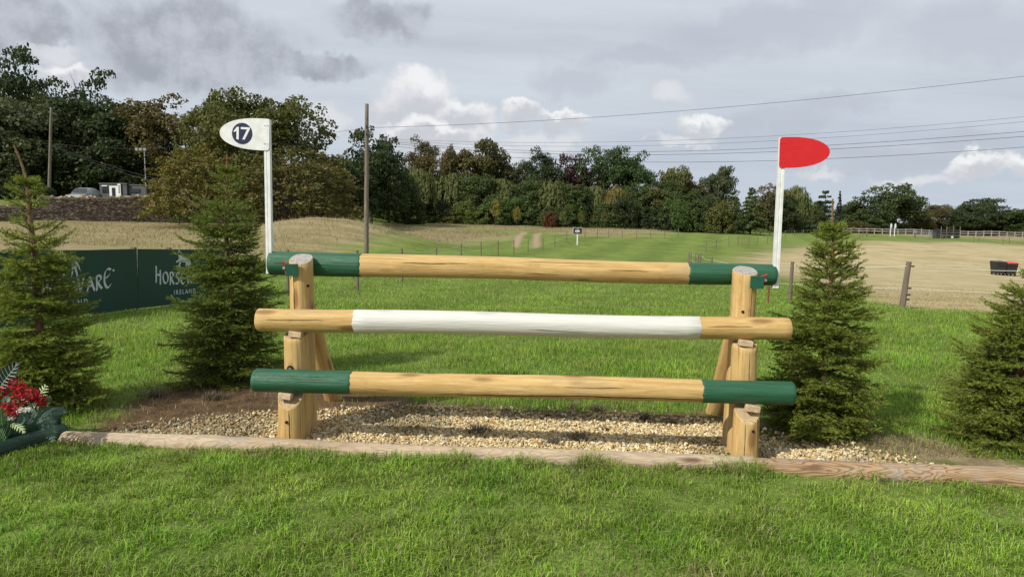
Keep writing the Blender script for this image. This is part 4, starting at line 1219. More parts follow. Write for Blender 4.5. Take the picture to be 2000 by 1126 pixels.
def proto_sapling(seed):
    r = np.random.default_rng(seed)
    pos, nrm, cid = [], [], []
    for c in range(26):
        d = sph(1, r)[0]; cen = np.array([d[0] * .34, d[1] * .34, .66 + d[2] * .28]); dd = sph(16, r)
        pos.append(cen + dd * .11); nrm.append(dd); cid.append(np.full(16, c))
    m = MB(); m.tube([(0, 0, -.02), (.01, 0, .4), (0, 0, .9)], [.02, .016, .004], 6)
    o = m.build('t', M_BARK); me = o.data; bpy.data.objects.remove(o)
    return me, fin('crown', leaf_cloud(np.concatenate(pos), np.concatenate(nrm), .085, r), r, np.concatenate(cid))
PROTO = {'broad': [proto_broad(s) for s in (1, 2, 3, 4)], 'chestnut': [proto_broad(s, .12, 11, 230, 82, .0265, 0, 1, .070) for s in (11, 12)],
         'open': [proto_broad(s, .30, 10, 100, 62, .031, .2, 1, .075) for s in (21, 22)], 'willow': [proto_willow(s) for s in (31, 32)],
         'conifer': [proto_conifer(41), proto_conifer(42, 9, .08, .75, .15)], 'spire': [proto_conifer(45, 14, .05, .8, .35)],
         'dome': [proto_dome(s) for s in (51, 52, 53, 54)], 'hawthorn': [proto_hawthorn(61), proto_hawthorn(62)], 'sapling': [proto_sapling(71), proto_sapling(72)]}
_cnt = {}
def tree(kind, px, top, hw, d, colr, label, group=None, name='tree', sink=.0, depthscale=1.0):
    i = _cnt.get(kind, 0); _cnt[kind] = i + 1
    tm, cm = PROTO[kind][i % len(PROTO[kind])]
    b = stand(px, d)
    h = pix(px, top, d).z - b.z + sink; w = 2 * hw * d / F
    T = empty(name, b - Vector((0, 0, sink)), random.uniform(0, 6.28))
    T.scale = (w, w * depthscale, h)
    tag(T, label, 'bush' if name in ('shrub', 'bush') else 'tree', group)
    for nm, me in (('trunk', tm), ('crown', cm)):
        o = bpy.data.objects.new(nm, me); COL.objects.link(o); o.parent = T
        if nm == 'crown':
            k = random.uniform(1.4, 1.7)
            o.color = (colr[0] * k, colr[1] * k, colr[2] * k, 1)
    return T
DKG = (.030, .044, .018); MIDG = (.045, .066, .022); OLV = (.075, .080, .026); BRN2 = (.075, .062, .026); GREY = (.062, .076, .042); YEL = (.135, .120, .030)
PUR = (.042, .022, .022); LIM = (.085, .115, .030); WIL = (.085, .100, .036); RED2 = (.12, .05, .03); CED = (.060, .085, .028)
# --- the wood behind the stone wall
tree('open', 42, 98, 78, 92, DKG, 'tall airy dark tree with sky showing between its limbs, behind the stone wall')
tree('open', 165, 134, 76, 92, DKG, 'flat topped dark tree standing above the wood behind the stone wall')
tree('broad', 28, 196, 105, 84, GREY, 'grey green bushy tree behind the stone wall')
tree('broad', -80, 220, 90, 80, GREY, 'grey green tree at the far end of the stone wall')
tree('broad', 195, 204, 100, 86, DKG, 'tall dark rounded tree directly behind the grey cabin')
tree('broad', 125, 275, 75, 83, DKG, 'dark low tree behind the parked car and the stone wall')
tree('chestnut', 335, 200, 100, 86, BRN2, 'brown tinged dark tree behind the floodlight mast')
tree('broad', 262, 235, 80, 85, DKG, 'lower dark rounded tree between the cabin and the brown tinged tree')
tree('broad', 425, 193, 62, 76, OLV, 'yellowing tree beside the big chestnut behind the 17 flag')
tree('chestnut', 545, 190, 116, 68, (.062, .068, .020), 'big round horse chestnut rising behind the 17 flag')
tree('broad', 470, 235, 80, 72, OLV, 'olive tree behind the hawthorn by the wall end')
tree('conifer', 350, 268, 22, 62, LIM, 'pale slender conifer behind the hawthorn by the wall')
tree('dome', 20, 345, 70, 74, DKG, 'dark bush behind the low end of the stone wall', None, 'bush')
tree('dome', 300, 330, 70, 84, DKG, 'dark bush behind the floodlight mast', None, 'bush')
tree('hawthorn', 392, 280, 98, 57, (.105, .095, .028), 'olive and rust hawthorn in front of the stone wall', None, 'hawthorn_tree')
tree('hawthorn', 575, 283, 128, 56, (.085, .080, .028), 'wide twiggy hawthorn behind the dry grass mound', None, 'hawthorn_tree')
for px, top, d in ((-40, 352, 63), (22, 362, 65), (62, 356, 66)):
    tree('dome', px, top, 42, d, DKG, 'dark bush leaning over the low end of the stone wall', 'bushes over the low wall', 'bush', .3)
for k, px in enumerate(range(-60, 730, 62)):
    tree('dome', px, 318 + 22 * math.sin(k * 1.9), 62, 97 + 3 * math.sin(k * 2.3), DKG, 'dark undergrowth bush deep in the wood behind the stone wall', 'undergrowth behind the wall', 'bush', .3)
for k, px in enumerate(range(1440, 1600, 30)):
    tree('dome', px, 405 + 8 * math.sin(k * 2.1), 26, 140, [DKG, MIDG, OLV][k % 3], ['dark bush behind the field gate', 'mid green bush behind the field gate', 'olive bush behind the field gate'][k % 3], 'bushes behind the field gate', 'bush', .3)
# --- the wood beyond the track
for px, top, hw, d, c, k, lab in [
    (725, 256, 62, 84, DKG, 'broad', 'dark tall tree behind the utility pole'),
    (818, 277, 42, 112, BRN2, 'chestnut', 'brown leaved round tree behind the utility pole'),
    (670, 320, 60, 78, DKG, 'broad', 'dark tree between the hawthorn and the utility pole'),
    (882, 292, 26, 120, BRN2, 'broad', 'small brown crowned tree in the wood'),
    (942, 279, 58, 120, (.072, .068, .024), 'broad', 'largest brown green tree in the wood beyond the track'),
    (1000, 318, 36, 122, BRN2, 'chestnut', 'brown tree between the large brown green tree and a dark tree'),
    (1050, 298, 48, 118, DKG, 'chestnut', 'dark green pointed tree beside the copper beech'),
    (1127, 307, 46, 120, PUR, 'broad', 'purple copper beech in the wood'),
    (1187, 291, 50, 118, (.036, .060, .020), 'chestnut', 'tallest dark green tree next to the copper beech'),
    (1248, 306, 50, 117, (.038, .062, .021), 'chestnut', 'second dark green tree beyond the copper beech'),
    (1312, 330, 34, 120, OLV, 'broad', 'olive tree with a thin crown near the end of the wood'),
    (1345, 352, 34, 122, BRN2, 'broad', 'brown tree at the end of the wood'),
    (1402, 329, 38, 124, GREY, 'broad', 'tall grey green poplar like tree at the end of the wood')]:
    tree(k, px, top, hw, d, c, lab)
WG = 'willows and young trees inside the wood'
for px, top, hw, d, c, k in [(760, 335, 55, 90, MIDG, 'broad'), (815, 322, 45, 104, WIL, 'willow'), (880, 330, 48, 112, WIL, 'willow'), (930, 345, 42, 111, MIDG, 'broad'), (975, 343, 45, 112, WIL, 'willow'),
                             (1030, 352, 36, 111, MIDG, 'broad'), (1077, 343, 42, 110, WIL, 'willow'), (1118, 362, 38, 109, MIDG, 'broad'), (1163, 358, 34, 110, WIL, 'willow'), (1205, 356, 30, 108, (.12, .105, .035), 'willow'),
                             (1240, 362, 40, 110, MIDG, 'broad'), (1285, 370, 42, 110, OLV, 'broad'), (1330, 372, 42, 111, MIDG, 'broad'), (1370, 385, 40, 111, MIDG, 'broad')]:
    if k == 'willow' and c[0] > .1: tree(k, px, top, hw, d, c, 'yellow brown willow in the middle of the wood')
    elif k == 'willow': tree(k, px, top, hw, d, c, 'pale drooping willow in the wood beyond the track', 'willows in the wood', 'willow_tree')
    else: tree(k, px, top, hw, d, c, 'mid green young tree in the wood beyond the track', 'young trees in the wood')
x = 728
i = 0
while x < 1440:
    hw = random.uniform(24, 40); c = random.choice([MIDG, MIDG, LIM, OLV, DKG, (.055, .085, .026)]); top = random.uniform(376, 408)
    if 735 < x < 800: top = random.uniform(352, 372)
    d = 96 if x < 820 else 106
    cn = {MIDG: 'mid green', LIM: 'light yellowish green', OLV: 'olive', DKG: 'dark green'}.get(c, 'fresh green')
    lab, grp = ('tall ' if top < 390 else 'low ') + cn + ' bush in the front row along the edge of the wood', 'bushes along the wood edge'
    if i == 9: c = PUR; hw = 22; top = 398; lab = 'dark purple bush along the edge of the wood'; grp = None
    tree('dome', x, top, hw, d + random.uniform(-2, 3), c, lab, grp, 'bush', .15)
    x += hw * random.uniform(.62, .9); i += 1
tree('dome', 1073, 411, 13, 101, RED2, 'small rust red bush along the edge of the wood', None, 'bush')
for k, (px, top, hw, base_d) in enumerate([(967, 392, 12, 97), (1009, 404, 9, 95), (1100, 412, 9, 100), (1135, 412, 8, 101), (1180, 414, 8, 102), (1060, 410, 8, 100)]):
    tree('sapling', px, top, hw, base_d, YEL if k < 2 else OLV, ['yellow leaved sapling with a bare trunk before the wood', 'small bright yellow sapling beside the rutted bank', None, None, None, None][k] or 'olive sapling planted along the wood edge', None if k < 2 else 'saplings along the wood edge', 'sapling_tree')
# --- right-hand side
tree('conifer', 1428, 374, 30, 112, CED, 'light green spreading conifer beside the far gate', None, 'conifer_tree')
tree('conifer', 1466, 366, 42, 105, CED, 'larger light green spreading conifer beside the far gate', None, 'conifer_tree')
tree('broad', 1500, 362, 36, 128, BRN2, 'brown tree behind the conifers by the gate')
tree('willow', 1552, 357, 32, 132, WIL, 'tall weeping willow behind the far paddock fence', None, 'willow_tree')
tree('broad', 1520, 385, 36, 126, DKG, 'dark tree between the conifers and the weeping willow')
tree('conifer', 1609, 371, 36, 120, (.036, .055, .026), 'dark spreading conifer before the far paddock fence', None, 'conifer_tree')
tree('spire', 1637, 372, 11, 160, (.026, .036, .022), 'narrow dark spire conifer behind the paddock fence', None, 'conifer_tree')
tree('broad', 1655, 400, 28, 165, MIDG, 'low green tree beside the narrow spire conifer')
tree('broad', 1590, 395, 30, 160, DKG, 'dark low tree behind the spreading dark conifer')
tree('broad', 1731, 362, 56, 160, (.045, .064, .024), 'big spreading oak behind the paddock fence', None, 'oak_tree')
tree('dome', 1690, 408, 50, 158, MIDG, 'green bush under the big oak', None, 'bush')
tree('broad', 1797, 412, 26, 165, OLV, 'olive tree beside the big oak')
tree('chestnut', 1838, 401, 34, 170, BRN2, 'brown tinged tree behind the black stall')
tree('broad', 1872, 412, 28, 172, OLV, 'small olive tree behind the black stall')
tree('broad', 1912, 389, 46, 168, (.040, .056, .026), 'rounded dark tree behind the paddock fence past the stall')
tree('broad', 1900, 408, 40, 160, DKG, 'low dark tree in front of the rounded dark tree')
tree('broad', 1975, 410, 42, 165, MIDG, 'green tree at the open end of the paddock fence')
tree('broad', 2060, 400, 50, 168, MIDG, 'green tree farther along the paddock fence')
for k, px in enumerate(range(1570, 2060, 34)):
    tree('dome', px, random.uniform(424, 434), random.uniform(20, 30), 172, random.choice([MIDG, OLV, DKG, BRN2]), 'low hedge bush behind the far paddock fence', 'hedge bushes behind the paddock fence', 'bush', .3)
for k in range(6):
    tree('dome', 1575 + k * 22, 432, 18, 152, random.choice([BRN2, OLV]), 'low brown scrub bush beside the log pile', 'scrub by the log pile', 'bush', .3)

# ------------------------------------------------------------------ dry stone wall
def build_wall():
    def fn(t, bs, out):
        c = obco(t)
        vo = t.n('ShaderNodeTexVoronoi', feature='F1'); t._set(vo.inputs['Vector'], t.mapping(c, (3.2, 3.2, 7.5))); vo.inputs['Scale'].default_value = 1.0
        ve = t.n('ShaderNodeTexVoronoi', feature='DISTANCE_TO_EDGE'); t._set(ve.inputs['Vector'], t.mapping(c, (3.2, 3.2, 7.5))); ve.inputs['Scale'].default_value = 1.0
        n = t.noise(c, .6, 4)
        rgb = t.n('ShaderNodeSeparateColor'); t._set(rgb.inputs[0], vo.outputs['Color'])
        base = t.ramp(rgb.outputs[0], [(0, (.13, .095, .07)), (.4, (.25, .19, .14)), (.75, (.36, .29, .22)), (1, (.52, .44, .35))])
        base = t.mix(t.math('MULTIPLY', t.ss(n, .4, .65), .4), base, (.17, .12, .09))
        base = t.mix(t.ss(ve.outputs['Distance'], .0, .09), (.025, .019, .015), base)
        t._set(bs.inputs['Base Color'], base); bs.inputs['Roughness'].default_value = .95
        bump(t, bs, t.math('ADD', t.ss(ve.outputs['Distance'], 0, .2), t.math('MULTIPLY', rgb.outputs[1], .8)), .08, .9)
    ms = material('dry_stone', fn)
    mc = plain('coping_stone', (.33, .27, .20), .95, .4, 3, .1)
    # plan: runs from front left to back right
    segs = [((-44.0, 50.0), (-39.6, 57.3), 1.40), ((-39.6, 57.3), (-21.5, 77.5), 2.25)]
    for i, (a, b, h) in enumerate(segs):
        A, B = np.array(a), np.array(b); L = np.linalg.norm(B - A); dirv = (B - A) / L; nor = np.array([dirv[1], -dirv[0]])
        T = empty('stone_wall', (a[0], a[1], zg(*a)))
        tag(T, ['low brown dry stone wall end stepping down from the high wall', 'high brown dry stone wall with pale rough coping in front of the cabin'][i], 'wall')
        m = MB(); n = int(L / .5); rows = []
        r = np.random.default_rng(80 + i)
        vs = []; fs = []
        NZ = 9
        for k in range(n + 1):
            p = A + dirv * L * k / n; g = zg(*p)
            top = pix(proj((p[0], p[1], 2))[0], (386.5 if i else 405) + 2.0 * math.sin(k * .23), p[1]).z
            for j in range(NZ + 1):
                bat = .32 - .10 * j / NZ; q = p + nor * (bat + r.normal(0, .018))
                vs.append((q[0], q[1], g - .2 + (top - g + .2) * j / NZ))
            q = p - nor * .22; vs.append((q[0], q[1], top)); q = p - nor * .3; vs.append((q[0], q[1], g - .2))
            rows.append(top)
        w = NZ + 3
        for k in range(n):
            for j in range(w - 1): fs.append((k * w + j, (k + 1) * w + j, (k + 1) * w + j + 1, k * w + j + 1))
        fs.append(tuple(range(w))); fs.append(tuple(n * w + j for j in range(w))[::-1])
        m.add(vs, fs); m.build('wall_face', ms, T, Matrix.Identity(4))
        m = MB(); s = 0.0
        while s < L:
            l = r.uniform(.14, .34); p = A + dirv * (s + l / 2); top = np.interp(s, np.linspace(0, L, n + 1), rows)
            hh = r.uniform(.14, .30); M = Matrix.Translation((p[0], p[1], top + hh * .35)) @ Matrix.Rotation(math.atan2(dirv[1], dirv[0]), 4, 'Z') @ Euler((r.normal(0, .12), r.normal(0, .3), r.normal(0, .12))).to_matrix().to_4x4()
            q = [(-l / 2, -.24, -hh / 2), (l / 2, .24, hh / 2)]
            m.box(q[0], q[1], M); s += l * .92
        # rough corners
        m.v = [tuple(np.array(v) + r.normal(0, .02, 3)) for v in m.v]
        o = m.build('coping_stones', mc, T, Matrix.Identity(4)); o['kind'] = 'stuff'
build_wall()

# ------------------------------------------------------------------ cabin, car and floodlight behind the wall
def build_cabin():
    d = 67.5
    a, b = pix(194, 357, d), pix(283, 361, d)
    x0, x1 = a.x, b.x; zt = a.z; g = min(zg(x0, d), zg(x1, d)) - .1
    mg = plain('cabin_grey', (.085, .09, .092), .6, .15, 2); mw = plain('cabin_white', (.72, .72, .70), .5, .06)
    mglass = plain('cabin_glass', (.015, .018, .02), .15, .1, 3, .6)
    T = empty('site_cabin', ((x0 + x1) / 2, d, g)); tag(T, 'dark grey flat roofed cabin with a white doorway behind the stone wall', 'cabin')
    xm = x0 + (x1 - x0) * .60
    MB().box((x0, d, g), (xm, d + 2.6, zt - .1)).build('wall', mg, T, bevel=.02)
    MB().box((xm + .02, d + .25, g), (x1, d + 2.6, zt - .22)).build('wall', mg, T, bevel=.02)
    MB().box((x0 - .05, d - .06, zt - .098), (xm + .05, d + 2.7, zt)).build('roof', plain('roof_grey', (.12, .12, .125), .6), T)
    MB().box((xm + .055, d + .19, zt - .218), (x1 + .05, d + 2.7, zt - .13)).build('roof', bpy.data.materials['roof_grey'], T)
    X = lambda px: pix(px, 370, d).x
    Z = lambda py: pix(230, py, d).z
    dr = MB().box((X(214), d - .05, g), (X(232), d + .02, Z(363))).build('door_surround', mw, T)
    MB().box((X(219), d - .06, g), (X(226), d - .052, Z(366.5))).build('door', mglass, dr)
    sg = MB().box((X(231.2), d - .13, g), (X(237), d - .06, Z(359))).build('sign_panel', mw, T)
    for k, py in enumerate((362, 366, 370, 374)):
        MB().box((X(233), d - .14, Z(py + 2.6)), (X(235.5), d - .132, Z(py))).build('lettering', M_BLACK, sg)
    wn = MB().box((X(200), d - .03, Z(377)), (X(213), d - .004, Z(365.5))).build('window', mglass, T)
    MB().box((X(199.5), d - .06, Z(364)), (X(210), d - .01, Z(362))).build('canopy_light', mw, wn)
    wn = MB().box((X(252), d + .2, Z(376)), (X(271), d + .246, Z(368))).build('window', mglass, T)
    MB().box((X(253.5), d + .18, Z(372)), (X(269.5), d + .198, Z(371.4))).build('glazing_bar', mg, wn)
build_cabin()
def build_car():
    d = 67.0; c = pix(169, 372, d); x = c.x; g = zg(x, d)
    mp = plain('silver_paint', (.36, .40, .40), .35, .05, 2, .6, .3); mgl = plain('car_glass', (.03, .035, .035), .1, .1, 2, .7)
    mt = plain('tyre', (.02, .02, .02), .8, .1); ml = plain('lamp_amber', (.45, .22, .03), .3, .1)
    T = empty('parked_car', (x, d, g)); tag(T, 'silver car parked beside the grey cabin, only its roof above the wall', 'car')
    m = MB(); w = .90
    sec = [(-2.1, .55, .85), (-1.9, .62, .95), (-1.0, .80, .98), (.9, .82, .98), (2.0, .72, .94), (2.15, .55, .85)]
    vs = []; fs = []
    for (yy, zz, k) in sec:
        vs += [(-w * k, yy, .28), (-w * k, yy, zz * .9), (-w * k * .93, yy, zz + .08), (w * k * .93, yy, zz + .08), (w * k, yy, zz * .9), (w * k, yy, .28)]
    for i in range(len(sec) - 1):
        for j in range(6): fs.append((i * 6 + j, i * 6 + (j + 1) % 6, (i + 1) * 6 + (j + 1) % 6, (i + 1) * 6 + j))
    fs += [tuple(range(5, -1, -1)), tuple((len(sec) - 1) * 6 + j for j in range(6))]
    M = Matrix.Translation((x, d, g)) @ Matrix.Rotation(.03, 4, 'Z')
    m.add(vs, fs); m.build('body', mp, T, M, smooth=True, bevel=.02)
    m = MB(); sec = [(-1.35, .86, .80, .02), (-.75, 1.38, .66, 0), (-.2, 1.45, .68, 0), (.6, 1.42, .66, 0), (1.45, .88, .80, .02)]
    vs = []; fs = []
    for (yy, zz, k, _) in sec: vs += [(-w * .9, yy, .86), (-w * k * 1.02, yy, zz - .05), (-w * k * .9, yy, zz), (w * k * .9, yy, zz), (w * k * 1.02, yy, zz - .05), (w * .9, yy, .86)]
    for i in range(len(sec) - 1):
        for j in range(6): fs.append((i * 6 + j, i * 6 + (j + 1) % 6, (i + 1) * 6 + (j + 1) % 6, (i + 1) * 6 + j))
    m.add(vs, fs); m.build('roof', mp, T, M, smooth=True)
    m = MB().add([(-.72, -1.30, .93), (.72, -1.30, .93), (.58, -.82, 1.36), (-.58, -.82, 1.36)], [(0, 1, 2, 3)]); 
    m.v = [(a, b - .03, c_ + .02) for a, b, c_ in m.v]; m.build('windscreen', mgl, T, M)
    for sx in (-1, 1):
        for yy in (-1.35, 1.35):
            MB().tube([(sx * .72, yy, .32), (sx * .92, yy, .32)], .32, 18).build('wheel', mt, T, M, smooth=True)
        MB().box((sx * .68 - .14, -2.02, .62), (sx * .68 + .14, -1.94, .74)).build('lamp', ml, T, M)
    # the car stands on the raised yard: seat it on the ground
    return
build_car()
def build_mast():
    d = 69.0; p = stand(288.5, d); zt = pix(288.5, 291, d).z
    T = empty('floodlight_mast', p); tag(T, 'slim grey mast with floodlights rising beside the cabin', 'floodlight')
    m = MB(); m.tube([p - Vector((0, 0, .1)), Vector((p.x, d, p.z + (zt - p.z) * .5))], .07, 10); m.tube([(p.x, d, p.z + (zt - p.z) * .5), (p.x, d, zt)], .05, 10)
    m.build('mast', M_STEEL, T, smooth=True)
    for k in range(5):
        z = p.z + (zt - p.z) * (.3 + .14 * k); MB().tube([(p.x, d, z - .05), (p.x, d, z + .05)], .085, 10).build('collar', M_BLACK, T)
    MB().box((p.x - .75, d - .04, zt - .05), (p.x + .3, d + .04, zt + .03)).build('crossbar', M_STEEL, T)
    for dx in (-.7, -.3, .12):
        Mh = Matrix.Translation((p.x + dx, d - .12, zt - .05)) @ Matrix.Rotation(.5, 4, 'X')
        h = MB().box((-.15, -.08, -.12), (.15, .08, .12)).build('lamp_head', M_STEEL, T, Mh, bevel=.02)
        MB().box((-.12, -.09, -.09), (.12, -.082, .09)).build('lens', M_WHITE, h, Mh)
build_mast()

# ------------------------------------------------------------------ utility poles and wires
def upole(px, d, top, r0, label):
    b = stand(px, d); t_ = pix(px + (2 if px > 500 else 2), top, d)
    T = empty('utility_pole', b); tag(T, label, 'utility pole')
    p0 = b - Vector((0, 0, .4))
    log('pole', p0, t_, r0, r0 * .72, [M_POLE, M_POLE], T, int(px), seg=16, rings=12, amp=.01)
    return T, b, t_
UP, upb, upt = upole(714.5, 37, 203, .135, 'bare grey wooden utility pole standing in the meadow beyond the top rail')
for k in range(2):
    z = pix(717, 250 + k * 15, 37).z
    MB().tube([(upt.x + .02, 36.86, z), (upt.x + .02, 36.72, z), (upt.x + .02, 36.72, z + .09)], .035, 8).build('insulator', M_BLACK, UP)
UP2, upb2, upt2 = upole(98, 72, 210, .17, 'leaning wooden utility pole rising behind the stone wall')
def wire(pts, label, group=None, r=.02):
    P = [pix(*p) for p in pts]
    # smooth through the points
    X = np.array([p[:] for p in P]); s = np.concatenate([[0], np.cumsum(np.linalg.norm(np.diff(X, axis=0), axis=1))])
    q = np.linspace(0, s[-1], 40); deg = min(3, len(P) - 1)
    Y = np.stack([np.polyval(np.polyfit(s, X[:, i], deg), q) for i in range(3)], -1)
    m = MB(); m.tube([Vector(y) for y in Y], r, 5)
    o = m.build('overhead_wire', M_WIRE, None, origin=Y[0]); tag(o, label, 'wire', group)
wire([(717, 249, 36.75), (1000, 240, 36), (1350, 214, 35), (1600, 192, 34.5), (2000, 150, 34), (2400, 100, 33)], 'highest overhead wire running from the meadow pole', None, .009)
wire([(717, 250, 36.75), (650, 259, 42), (560, 275, 52), (480, 300, 62)], 'overhead wire from the meadow pole back into the chestnut', None, .009)
for k, pts in enumerate([[(740, 270), (850, 275), (1020, 279), (1300, 274), (1600, 260), (2000, 229), (2400, 185)], [(740, 273), (1020, 284), (1300, 284.5), (1600, 270), (2000, 237), (2400, 195)],
            [(740, 274), (850, 284), (1100, 297), (1300, 295), (1615, 283), (2000, 258), (2400, 222)], [(740, 277), (850, 288), (1100, 301.5), (1300, 301.5), (1600, 291.5), (2000, 267.5), (2400, 232)],
            [(760, 284), (1000, 307), (1300, 317), (1615, 310), (2000, 287), (2400, 255)]]):
    wire([(a, b, 70 - (a - 740) / 1660 * 18) for a, b in pts], ['thin wire of the distant power line, topmost strand', 'thin wire of the distant power line, second strand', 'heavier wire of the distant power line, third strand down', 'heavier wire of the distant power line, fourth strand down', 'lowest wire of the distant power line'][k], None, .011 if k < 2 else .017)
for k, (a, b) in enumerate((((102, 283), (345, 358)), ((102, 285), (345, 366)), ((103, 280), (340, 287)))):
    wire([(a[0], a[1], 72), ((a[0] + b[0]) / 2, (a[1] + b[1]) / 2 + 6, 68), (b[0], b[1], 64)], ['wire sloping from the leaning pole past the floodlight mast, upper', 'wire sloping from the leaning pole past the floodlight mast, lower', 'level wire from the leaning pole across the dark wood'][k], None, .012)

# ------------------------------------------------------------------ stakes and rope fences
STAKES = [log_mesh('post', 1.0, .5, .44, seg=12, rings=6, amp=.06, mats=[M_STAKE, M_END_GREY], seed=90 + k, bev=.02) for k in range(3)]
def stake(T, b, h, r, lean=0.0, mat=None):
    o = bpy.data.objects.new('post', random.choice(STAKES))
    M = axis_M(b - Vector((0, 0, .15)), b + Vector((lean * h, 0, h)))
    M = M @ Matrix.Diagonal((h + .15, r * 2, r * 2, 1))
    return link(o, T, M)
def ropes(T, tops, fr_=(.92, .55), r=.008):
    for f in fr_:
        m = MB()
        for i in range(len(tops) - 1):
            (b0, h0), (b1, h1) = tops[i], tops[i + 1]
            p0 = b0 + Vector((.03, -.03, h0 * f)); p1 = b1 + Vector((-.03, -.03, h1 * f)); L = (p1 - p0).length
            pts = [p0.lerp(p1, s) - Vector((0, 0, 4 * s * (1 - s) * .012 * L)) for s in np.linspace(0, 1, 9)]
            m.tube(pts, r, 4)
        m.build('rope', M_ROPE, T)
def rope_fence(label, spec, r=.035, h=1.05, rope_r=.008, fr_=(.92, .55)):
    tops = []
    T = None
    for (px, d) in spec:
        b = stand(px, d); hh = h * random.uniform(.95, 1.05)
        if T is None: T = empty('rope_fence', b); tag(T, label, 'fence')
        stake(T, b, hh, r, random.uniform(-.02, .02)); tops.append((b, hh))
    ropes(T, tops, fr_, rope_r)
    return T
rope_fence('line of grey stakes and rope along the far side of the mown track', [(560, 15.0), (697, 17.2), (785, 21.5), (852, 29), (901, 36), (940, 40), (973, 45), (1004, 48.5), (1032, 52), (1061, 56), (1084, 59), (1107, 63), (1143, 74), (1167, 76), (1189, 77), (1216, 78), (1244, 79), (1271, 80), (1299, 81), (1325, 83)], h=1.02, r=.04, rope_r=.006)
# near right line with its thick weathered post
def right_fence():
    pts = [(1370, 33, .04, 1.05), (1392, 27, .04, 1.0), (1550, 18.0, .05, 1.05), (1772, 16.2, .066, 1.13), (2080, 15.0, .06, 1.1)]
    T = empty('rope_fence', stand(1772, 16.2)); tag(T, 'rope fence with a thick weathered post before the dry paddock', 'fence')
    tops = []
    for i, (px, d, r, h) in enumerate(pts):
        b = stand(px, d); stake(T, b, h, r, .09 if px == 1772 else .02); tops.append((b + Vector(((.09 if px == 1772 else .02) * h * .75, 0, 0)), h))
    ropes(T, tops, (.90, .44), .006)
    b = stand(1772, 16.2)
    for f in (.90, .44, .30, .20):
        c = b + Vector((.09 * 1.13 * f + .075, -.05, 1.13 * f))
        MB().tube([c - Vector((.05, 0, 0)), c + Vector((.03, 0, .0)), c + Vector((.05, 0, .0))], [.012, .022, .016], 8).build('insulator', M_BLACK, T)
right_fence()
def red_stake():
    b = stand(1507, 17.0); o = log('marker_stake', b - Vector((0, 0, .1)), b + Vector((.01, 0, .62)), .028, .026, [plain('red_stained_wood', (.22, .075, .05), .8, .4, 14), M_END], None, 5, seg=10, rings=6)
    tag(o, 'short reddish wooden stake below the red flag post', 'stake')
red_stake()
rope_fence('cluster of grey stakes with rope where the mown track bends', [(1348, 37), (1352, 40), (1361, 35.5), (1366, 33)], h=1.0, r=.04, rope_r=.006)
rope_fence('line of small stakes on the mown track past the bend', [(1381, 62), (1400, 66), (1425, 72), (1443, 73), (1464, 74), (1481, 76), (1500, 80), (1535, 98), (1553, 101), (1570, 106)], h=1.02, r=.042, rope_r=.005)
rope_fence('scattered low stakes and rope before the far paddock fence', [(1590, 112), (1615, 114), (1646, 115), (1687, 112), (1790, 112), (1817, 110), (1843, 108), (1904, 104), (1914, 106), (1962, 98), (1974, 106), (2030, 100)], h=1.0, r=.045, rope_r=.005)
def post_and_rail():
    px = np.linspace(1556, 2060, 34); d = np.linspace(150, 150, 34)
    mw = plain('weathered_white_rail', (.36, .34, .30), .85, .2, 3)
    T = empty('paddock_fence', stand(1556, 150)); tag(T, 'long pale post and rail fence across the far paddock', 'fence')
    P = [stand(a, b) for a, b in zip(px, d)]
    pm = MB().box((-.07, -.07, -.2), (.07, .07, 1.22)).build('post', mw, T, Matrix.Translation(P[0])); 
    for p in P[1:]:
        c = pm.copy(); COL.objects.link(c); c.matrix_basis = wmat(T).inverted() @ Matrix.Translation(p)
    for z in (1.08, .62):
        for i in range(len(P) - 1):
            a, b = P[i] + Vector((0, -.10, z)), P[i + 1] + Vector((0, -.10, z)); L = (b - a).length
            MB().box((0, -.025, -.07), (L, .025, .07)).build('rail', mw, T, axis_M(a, b))
    # wooden gate at the near end
    T = empty('field_gate', stand(1478, 140)); tag(T, 'weathered field gate with diagonal braces by the conifers', 'gate')
    a, b = stand(1478, 140), stand(1500, 140); L = b.x - a.x; M = Matrix.Translation(a)
    for xx in (0, L): MB().box((xx - .08, -.08, -.2), (xx + .08, .08, 1.35)).build('post', mw, T, M)
    for z in (.25, .5, .75, 1.0, 1.2): MB().box((.1, -.03, z - .04), (L - .1, .03, z + .04)).build('rail', mw, T, M)
    for s in (0, 1):
        p, q = Vector((.1 if s else L - .1, -.06, .22)), Vector((L / 2, -.06, 1.2)); MB().box((0, -.02, -.04), ((q - p).length, .02, .04)).build('brace', mw, T, M @ axis_M(p, q))
post_and_rail()

